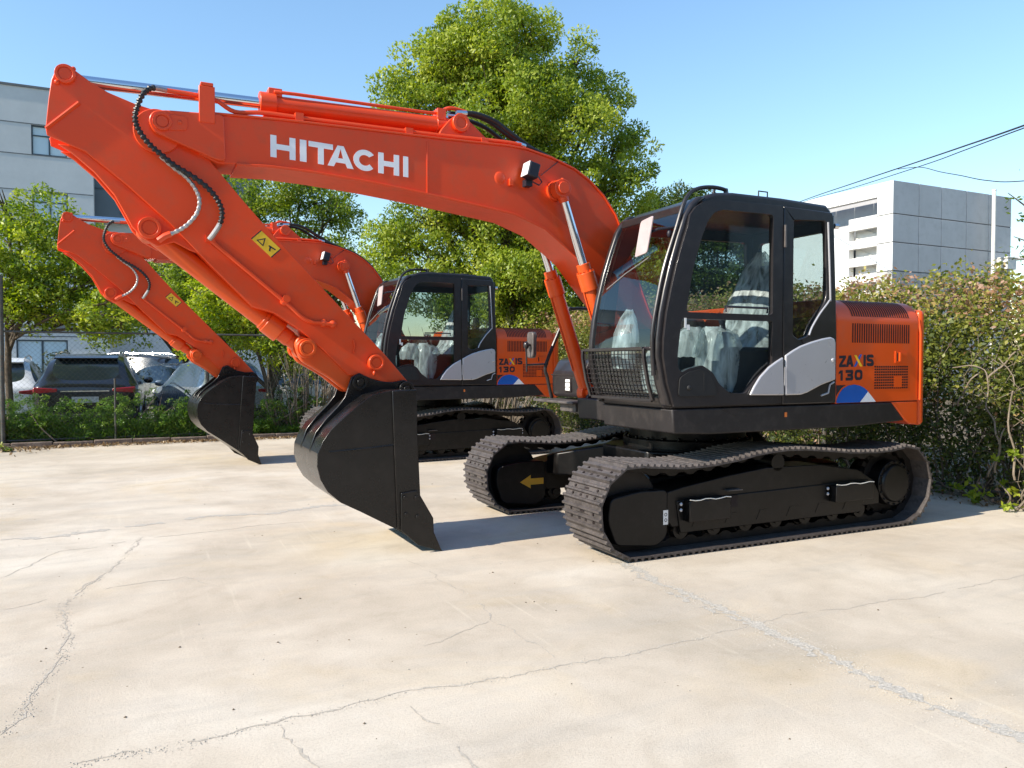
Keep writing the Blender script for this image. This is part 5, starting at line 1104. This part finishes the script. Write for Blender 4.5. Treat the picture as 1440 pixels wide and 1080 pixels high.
# ------------------------------------------------------------------ buildings
def grey_building():
    root = empty('office_building', (14, -36, 0), label='grey rendered building with dark framed windows at the left edge', cat='building'); B = Vector((14, -36, 0))
    T = lambda x, y, z: (x-B.x, y-B.y, z)
    g = MB()
    cols = [(7.28, 8.70), (10.6, 12.1), (14.2, 15.7), (17.8, 19.3)]; rows = [(10.95, 12.3), (7.95, 9.28), (4.9, 6.25), (.9, 2.48)]
    holes = [[(a-B.x, z0), (b-B.x, z0), (b-B.x, z1), (a-B.x, z1)] for a, b in cols for z0, z1 in rows]
    g.prism([(6.22-B.x, 0), (24-B.x, 0), (24-B.x, 13.95), (6.22-B.x, 13.95)], -.3, 0, holes)
    g.box(6.22-B.x, 24-B.x, -12, -.3001, 0, 13.9); g.build('wall', 'grey_wall', root, smooth=0)
    g = MB(); g.box(6.15-B.x, 24-B.x, -12.1, .05, 13.951, 14.05); g.build('roof', 'seam', root, smooth=0)
    g = MB()
    for z in (12.33, 10.93, 9.31, 7.93, 6.27, 4.88, 3.3):
        g.box(6.23-B.x, 24-B.x, .0005, .012, z-.02, z+.02)
    g.build('wall_seams', 'seam', root, smooth=0)
    for a, b in cols:
        for z0, z1 in rows:
            g = MB(); x0, x1 = a-B.x, b-B.x; xm = (x0+x1)/2; zz = z0+(z1-z0)*.66
            for q in ((x0, x0+.06, z0, z1), (x1-.06, x1, z0, z1), (xm-.03, xm+.03, z0+.06, z1-.06), (x0+.06, x1-.06, z0, z0+.06), (x0+.06, x1-.06, z1-.06, z1)): g.box(q[0], q[1], -.16, -.06, q[2], q[3])
            g.box(x0+.06, xm-.03, -.15, -.07, zz-.025, zz+.025); g.box(xm+.03, x1-.06, -.15, -.07, zz-.025, zz+.025)
            fr = g.build('window', 'winframe', root, smooth=0)
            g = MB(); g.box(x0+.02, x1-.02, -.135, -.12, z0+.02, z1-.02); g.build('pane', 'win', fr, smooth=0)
    # set-back wing with dark cladding above a pale ground floor
    g = MB(); g.box(-3-B.x, 6.219-B.x, -12, -1.8, 0, 8.4); g.build('wing_wall', 'pale_wall', root, smooth=0)
    g = MB(); g.box(-1.5-B.x, 6.218-B.x, -11.9, -1.2, 8.4, 12.6); g.build('wing_cladding', 'dark_wall', root, smooth=0)
    g = MB()
    for z in (8.45, 9.9, 11.2): g.box(-1.5-B.x, 6.215-B.x, -1.199, -1.17, z-.03, z+.03)
    g.build('cladding_trim', 'winframe', root, smooth=0)
    for a in (4.4, 1.4):
        g = MB(); g.box(a-.7-B.x, a+.7-B.x, -1.199, -1.15, 8.7, 9.7); fr = g.build('window', 'winframe', root, smooth=0)
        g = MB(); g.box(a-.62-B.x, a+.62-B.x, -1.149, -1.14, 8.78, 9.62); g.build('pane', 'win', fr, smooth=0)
    # pale ground-floor front with a canopy line
    g = MB(); hl = [[(7.33-B.x, .9), (9.35-B.x, .9), (9.35-B.x, 2.48), (7.33-B.x, 2.48)]]
    g.prism([(5.6-B.x, 0), (15-B.x, 0), (15-B.x, 3.9), (5.6-B.x, 3.9)], .4, .6, hl); g.build('front_wall', 'pale_wall', root, smooth=0)
    g = MB(); g.box(5.6-B.x, 15-B.x, .601, .68, 3.02, 3.16); g.box(5.6-B.x, 15-B.x, .601, .62, 2.62, 2.66); g.build('canopy_trim', 'seam', root, smooth=0)
    g = MB(); x0, x1 = 7.33-B.x, 9.35-B.x; xm = (x0+x1)/2
    for q in ((x0, x0+.06, .9, 2.48), (x1-.06, x1, .9, 2.48), (xm-.04, xm+.04, .96, 2.42), (x0+.06, x1-.06, .9, .96), (x0+.06, x1-.06, 2.42, 2.48)): g.box(q[0], q[1], .48, .56, q[2], q[3])
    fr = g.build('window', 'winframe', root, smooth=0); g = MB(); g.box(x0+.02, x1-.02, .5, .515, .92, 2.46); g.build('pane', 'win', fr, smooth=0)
grey_building()

def panel_building():
    cx, cy = -21.4, -14.6
    root = empty('panel_building', (cx, cy, 0), label='white building clad in large square metal panels, above the hedge at the right', cat='building')
    rows = [(4.97, 6.03), (6.06, 7.11), (7.14, 8.38)]; xs = [0, -1.47, -2.80, -4.33, -5.75, -7.25]
    g = MB(); g.box(-7.24, -.02, -.72, -.03, 0, 8.35); g.box(-7.24, -1.0, -7, -.7201, 0, 8.35); g.build('wall', 'seam', root, smooth=0)
    for a, b in zip(xs, xs[1:]):
        for z0, z1 in rows:
            if a < -5 and z0 < 5: continue
            g = MB(); g.box(b+.02, a-.0, -.0295, .0, z0, z1); g.build('wall_panel', 'panel', root, bevel=.01)
    g = MB(); g.box(-5.73, 0, -.0295, -.005, 0, 4.94); g.build('lower_wall', 'stain', root, smooth=0)
    g = MB(); g.box(-7.23, -5.76, -.0295, -.002, 0, 6.03); g.build('lower_wall', 'panel', root, smooth=0)
    # side facing the sun: corner pier, top beam over an open bay, sloping sun-screen slats
    for z0, z1 in [(3.9, 4.94)] + rows: g = MB(); g.box(-.0195, .02, -.70, .0, z0, z1); g.build('wall_panel', 'panelwhite' if z0 > 4 else 'stain', root, bevel=.008)
    for y0, y1 in ((-1.62, -.72), (-2.55, -1.64), (-3.5, -2.57), (-6.9, -3.52)): g = MB(); g.box(-.25, .02, y0, y1, 7.86, 8.38); g.build('top_beam', 'panelwhite', root, bevel=.008)
    g = MB(); g.box(-.3, -.0205, -6.9, -2.05, 0, 6.95); g.build('side_wall', 'panelwhite', root, smooth=0)
    for z0, z1 in ((6.72, 7.2), (5.98, 6.32), (5.28, 5.62), (4.6, 4.88)):
        g = MB(); g.box(-.18, .015, -2.04, -.72, z0, z1); g.build('screen_slat', 'panelwhite', root, bevel=.01)
    for i in range(6):
        z = 4.65 + i*.45; g = MB(); g.prismX([(-2.0, z), (-2.0, z+.05), (-.74, z-.50), (-.74, z-.55)], -.395, -.36); g.build('stair_rail', 'galv', root, smooth=0)
    g = MB(); g.box(-.50, -.40, -2.04, -.7205, 3.5, 7.0); g.build('stair_wall', 'panelwhite', root, smooth=0)
    g = MB(); g.box(-.999, -.97, -6.9, -.7205, 6.96, 8.3); g.build('bay_wall', 'panel', root, smooth=0)
    g = MB(); g.box(-3.0, -.02, -6.9, -4.5, 7.1, 7.8); g.build('inner_beam', 'panel', root, smooth=0)
    g = MB(); g.box(-6.9, -6.3, .0, .45, 5.3, 5.75); g.box(-6.95, -6.25, .05, .5, 5.75, 5.8); g.tube([(-6.2,.1,5.6),(-6.2,.5,5.6)], .04); g.build('air_conditioner', 'galv', root, bevel=.02)
    g = MB(); g.cyl((-7.05,.25,5.78),(-7.55,.5,5.83), .09, n=16); g.tube([(-7.1,0,5.7),(-7.1,.3,5.78)], .03); g.build('security_camera', 'galv', root)
    g = MB(); g.box(-7.2, -6.95, .001, .06, 4.2, 4.75); g.build('switch_box', 'ink', root, bevel=.01)
panel_building()
g = MB(); g.cyl((0, 0, 0), (0, 0, 8.45), .075, n=16); g.cyl((0, 0, 8.45), (0, 0, 8.5), .085, n=16); g.cyl((0,0,0),(0,0,.05), .16, n=16)
o = g.build('pole', 'galv'); o.location = (-27.0, -14.3, 0); tag(o, 'thin white pole standing against the square panel wall', 'pole')

def cable(label, pts, r, sag=0):
    P = [Vector(p) for p in pts]; g = MB(); g.tube([tuple(p) for p in smooth_path(P, 8)], r, 6)
    return tag(g.build('power_line', 'cable', smooth=60), label, 'cable', 'power lines over the hedge')
cable('thick black power line slanting up to the right over the panel building', [(-4.2,2.6,4.3),(-7.62,-1.5,5.09),(-9.6,-3.8,5.58),(-11.73,-6.2,6.12),(-15.2,-11.2,6.93),(-18.78,-16.17,7.77),(-24.5,-24.5,9.0)], .016)
cable('thin black wire running just below the thick power line', [(-4.2,2.6,4.26),(-7.62,-1.5,5.05),(-9.6,-3.8,5.50),(-11.73,-6.2,6.0),(-15.2,-11.2,6.80),(-18.78,-16.17,7.70),(-24.5,-24.5,8.95)], .011)
cable('thin slack wire branching from the thick power line to the right edge', [(-12.9,-7.8,6.38),(-11.58,-6.2,5.93),(-10.6,-5.0,5.46),(-9.6,-3.87,5.04),(-8.6,-2.7,4.6),(-7.61,-1.48,4.24),(-4.5,2.0,3.4)], .008)

def add_reflected_building():                       # unseen building added behind the camera for cab glass and dark paint to mirror
    root = empty('added_reflected_building', (0, 19, 0), label='long grey building added unseen behind the camera for the cab glass to mirror', cat='building')
    g = MB(); doors = [[(x, 0), (x+4.4, 0), (x+4.4, 4.6), (x, 4.6)] for x in (-22, -13, -4, 5, 14)]
    g.prism([(-30, -.1), (26, -.1), (26, 7.6), (-30, 7.6)], 0, .3, doors); g.box(-30, 26, .301, 12, 0, 7.5); g.build('wall', 'dark_wall', root, smooth=0)
    g = MB(); g.prismX([(-.5, 7.6), (6, 9.2), (12.5, 7.6), (12.5, 7.75), (6, 9.4), (-.5, 7.75)], -30.3, 26.3); g.build('roof', 'seam', root, smooth=0)
    for x in (-22, -13, -4, 5, 14):
        g = MB(); g.box(x, x+4.4, .15, .25, 0, 4.6); d = g.build('door', 'grey_wall' if x in (-13, 5) else 'rust', root, smooth=0)
    for x in (-26.5, -17, -8, 1, 10, 20):
        g = MB(); g.box(x-.6, x+2.0, -.05, -.001, 4.9, 6.6); fr = g.build('window', 'winframe', root, smooth=0)
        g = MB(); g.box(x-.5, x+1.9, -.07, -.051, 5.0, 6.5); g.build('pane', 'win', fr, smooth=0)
add_reflected_building()

# ------------------------------------------------------------------ cars in the park behind the fence
def car(name, label, loc, rz, L, W, H, body, kind, glass='carglass', cat='car'):
    """body and glass are lofted from cross-sections along the length (rear = -x, front = +x)"""
    root = empty(name, loc, rz, label=label, cat=cat, group='cars parked behind the fence'); h = W/2; belt = H*.60
    # x (fraction of L), underside, height of the shoulder line, top, half widths at shoulder and top (fractions of h)
    if kind == 'suv':
        st = [(-.500,.46,.86,.90,.80,.62),(-.493,.36,belt-.03,belt+.02,.93,.80),(-.470,.28,belt,belt+.10,.985,.79),(-.425,.22,belt,H-.17,1,.69),(-.375,.2,belt,H-.045,1,.66),(-.20,.2,belt-.01,H,1,.66),(.02,.2,belt-.02,H-.03,1,.65),
              (.105,.2,belt-.03,H-.16,1,.66),(.235,.2,belt-.05,belt+.02,.99,.80),(.30,.2,belt-.09,belt-.02,.985,.82),(.42,.24,.88,.93,.95,.78),(.475,.3,.76,.80,.86,.70),(.5,.42,.62,.66,.70,.60)]; gl = (2, 8); rear = (2, 4); wind = (7, 8)
    elif kind == 'hatch':
        st = [(-.500,.46,.80,.84,.80,.62),(-.490,.34,belt-.03,belt+.02,.93,.80),(-.455,.26,belt,belt+.12,.985,.78),(-.385,.2,belt,H-.12,1,.68),(-.31,.2,belt,H-.02,1,.65),(-.12,.2,belt-.01,H,1,.65),(.06,.2,belt-.02,H-.05,1,.65),
              (.15,.2,belt-.03,H-.20,1,.66),(.285,.2,belt-.06,belt,.99,.80),(.33,.2,belt-.1,belt-.04,.98,.82),(.43,.24,.80,.85,.94,.78),(.48,.3,.68,.72,.85,.70),(.5,.4,.58,.62,.70,.60)]; gl = (2, 8); rear = (2, 4); wind = (7, 8)
    else:
        st = [(-.500,.46,.80,.84,.78,.62),(-.488,.34,belt-.04,belt,.92,.80),(-.40,.24,belt,belt+.05,.985,.80),(-.345,.2,belt,belt+.09,1,.80),(-.24,.2,belt,H-.10,1,.66),(-.12,.2,belt-.01,H,1,.64),(.02,.2,belt-.02,H-.03,1,.64),
              (.10,.2,belt-.03,H-.17,1,.66),(.25,.2,belt-.06,belt,.99,.80),(.30,.2,belt-.1,belt-.04,.98,.82),(.43,.24,.74,.79,.94,.78),(.48,.3,.64,.68,.85,.70),(.5,.4,.56,.60,.70,.60)]; gl = (3, 8); rear = (3, 4); wind = (7, 8)
    rings = []
    for fx, zb, zs_, zt, ws, wt in st:
        x = fx*L; a, b = ws*h, wt*h
        half = [(.0, zb), (a*.80, zb), (a*.97, zb+.10), (a*1.0, lerp(zb, zs_, .62)), (a*.985, zs_), (lerp(a, b, .92), lerp(zs_, zt, .88)), (b*.86, zt), (0, zt+.012)]
        rings.append([(x, y, z) for y, z in half] + [(x, -y, z) for y, z in half[-2:0:-1]])
    m = len(rings[0]); vs = [v for r in rings for v in r]; bf, gf = [], []
    for i in range(len(rings)-1):
        for k in range(m):
            f = (i*m+k, i*m+(k+1) % m, (i+1)*m+(k+1) % m, (i+1)*m+k)
            side = k in (4, m-5); topk = k in (5, 6, 7, 8)
            g_ = (side and gl[0] <= i < gl[1]) or (topk and (rear[0] <= i < rear[1] or wind[0] <= i < wind[1]) and k in (6, 7))
            (gf if g_ else bf).append(f)
    bf += [tuple(range(m-1, -1, -1)), tuple(range((len(rings)-1)*m, len(rings)*m))]
    for nm, fs, mt in (('body', bf, body), ('window', gf, glass)):
        used = sorted({i for f in fs for i in f}); mp = {o: j for j, o in enumerate(used)}
        g = MB(); g.add([vs[i] for i in used], [tuple(mp[i] for i in f) for f in fs]); o = g.build(nm, mt, root, smooth=0)
        o.data.polygons.foreach_set('use_smooth', [True]*len(o.data.polygons)); sd = o.modifiers.new('round', 'SUBSURF'); sd.levels = 2; sd.render_levels = 2
    for sx in (-1, 1):
        for s in (-1, 1):
            x = sx*(L*.31); r = .34 if kind == 'suv' else .31
            g = MB(); g.cyl((x, s*(h-.20), r), (x, s*(h-.002), r), r, n=28); w = g.build('wheel', 'tyre', root, bevel=.03)
            g = MB()
            g.cyl((x, s*(h-.012), r), (x, s*(h+.004), r), r*.20, n=16)
            for q in range(5):
                a = 2*pi*q/5; g.tube([(x, s*(h-.002), r), (x+r*.66*cos(a), s*(h-.002), r+r*.66*sin(a))], .032, 6)
            g.ring((x, s*(h-.03), r), (x, s*(h+.004), r), r*.70, r*.60); g.build('rim', 'rim', w)
    for s in (-1, 1):
        g = MB(); g.prismX(round_poly([(s*h*.95, belt-.02), (s*h*.95, belt-.15), (s*h*.50, belt-.13), (s*h*.50, belt-.05)], .03), -L*.5+.005, -L*.44); g.build('tail_light', 'taillight', root, bevel=.02)
        g = MB(); g.obox((L*.455, s*h*.70, .72 if kind != 'suv' else .80), .20, .36, .12, Matrix.Rotation(-s*.35, 3, 'Z')); g.build('headlight', 'headlight', root, bevel=.04)
        g = MB(); g.ball((L*.16, s*(h+.09), belt+.05), .07, .11, .075); g.build('side_mirror', body, root)
        if kind == 'suv': g = MB(); g.tube([(-L*.36, s*h*.60, H-.02), (-L*.2, s*h*.61, H+.04), (0, s*h*.60, H+.02), (L*.06, s*h*.60, H-.05)], .018, 8); g.build('roof_rail', 'chrome', root)
    g = MB(); g.box(-L/2-.010, -L/2+.05, -h*.45, h*.45, belt-.115, belt-.095); g.build('tail_trim', 'chrome', root)
    g = MB(); g.box(-L/2-.012, -L/2+.05, -.24, .24, .66, .78); g.build('licence_plate', 'car_blue', root)
    g = MB(); g.box(-L/2+.0, -L/2+.16, -h+.14, h-.14, .32, .44); g.build('bumper_trim', 'tyre', root, bevel=.03)
    if kind == 'suv': g = MB(); g.prism(round_poly([(-L*.435, H-.10), (-L*.36, H-.02), (-L*.36, H-.055), (-L*.43, H-.13)], .01), -h*.60, h*.60); g.build('roof_spoiler', body, root, bevel=.01)
    return root
# the camera looks down -y here: a car facing away has its back towards +y (rz = -90 deg), a car facing us rz = +90 deg
car('car', 'black car seen from behind, with red tail lights, nearest the fence', (5.45, -14.2, -.012), radians(-93), 4.6, 1.92, 1.66, 'car_black', 'suv')
car('car', 'white car at the left edge, beside the black one', (7.32, -14.7, -.012), radians(-88), 4.4, 1.82, 1.58, 'car_white', 'suv')
car('car', 'blue-grey hatchback standing next to the rear excavator\'s bucket', (3.05, -14.4, -.012), radians(-76), 4.0, 1.72, 1.53, 'car_blue', 'hatch', 'carglass_blue')
car('car', 'silver saloon facing the fence, between the black car and the blue-grey hatchback', (3.3, -19.6, -.012), radians(128), 4.6, 1.80, 1.45, 'car_silver', 'sedan')
car('car', 'black saloon behind the silver one, under the dark tree', (3.9, -23.2, -.012), radians(140), 4.8, 1.85, 1.75, 'car_dark', 'suv')
car('car', 'white car half hidden in brambles, between the two excavator arms', (.6, -13.6, -.012), radians(-10), 4.3, 1.80, 1.62, 'car_white', 'suv')

# ------------------------------------------------------------------ sun, sky, camera
EL, AZ = radians(34), radians(3)                       # sun: height, and turn from +x towards +y
S = Vector((cos(EL)*cos(AZ), cos(EL)*sin(AZ), sin(EL)))
ld = bpy.data.lights.new('sun', 'SUN'); ld.energy = 4.6; ld.angle = radians(.53); ld.color = (1.0, .915, .78)
lo = bpy.data.objects.new('sun', ld); COL.objects.link(lo); lo.rotation_euler = S.to_track_quat('Z', 'Y').to_euler(); lo.location = (10, 0, 20)
w = bpy.data.worlds.new('World'); scene.world = w; w.use_nodes = True; nt = w.node_tree
bg = nt.nodes['Background']; sky = nt.nodes.new('ShaderNodeTexSky'); sky.sky_type = 'NISHITA'; sky.sun_disc = False
sky.sun_elevation = EL; sky.sun_rotation = radians(90) - AZ; sky.air_density = 1.6; sky.dust_density = 0; sky.ozone_density = 6
nt.links.new(sky.outputs[0], bg.inputs[0]); bg.inputs[1].default_value = .138

cd = bpy.data.cameras.new('camera'); cam = bpy.data.objects.new('camera', cd); COL.objects.link(cam); scene.camera = cam
cd.sensor_fit = 'HORIZONTAL'; cd.sensor_width = 36; cd.lens = 36*1100/1440; cd.clip_start = .05; cd.clip_end = 3000
yaw, pitch = radians(244.018), radians(-1.583)
f = Vector((cos(yaw)*cos(pitch), sin(yaw)*cos(pitch), sin(pitch)))
cam.location = (4.744, 5.943, 1.456); cam.rotation_euler = f.to_track_quat('-Z', 'Y').to_euler()

vs = scene.view_settings; vs.view_transform = 'Standard'; vs.look = 'None'; vs.exposure = .77; vs.gamma = 1; vs.use_curve_mapping = False
scene.cycles.max_bounces = 8; scene.cycles.transparent_max_bounces = 24; scene.cycles.use_denoising = True
scene.cycles.caustics_reflective = False; scene.cycles.caustics_refractive = False
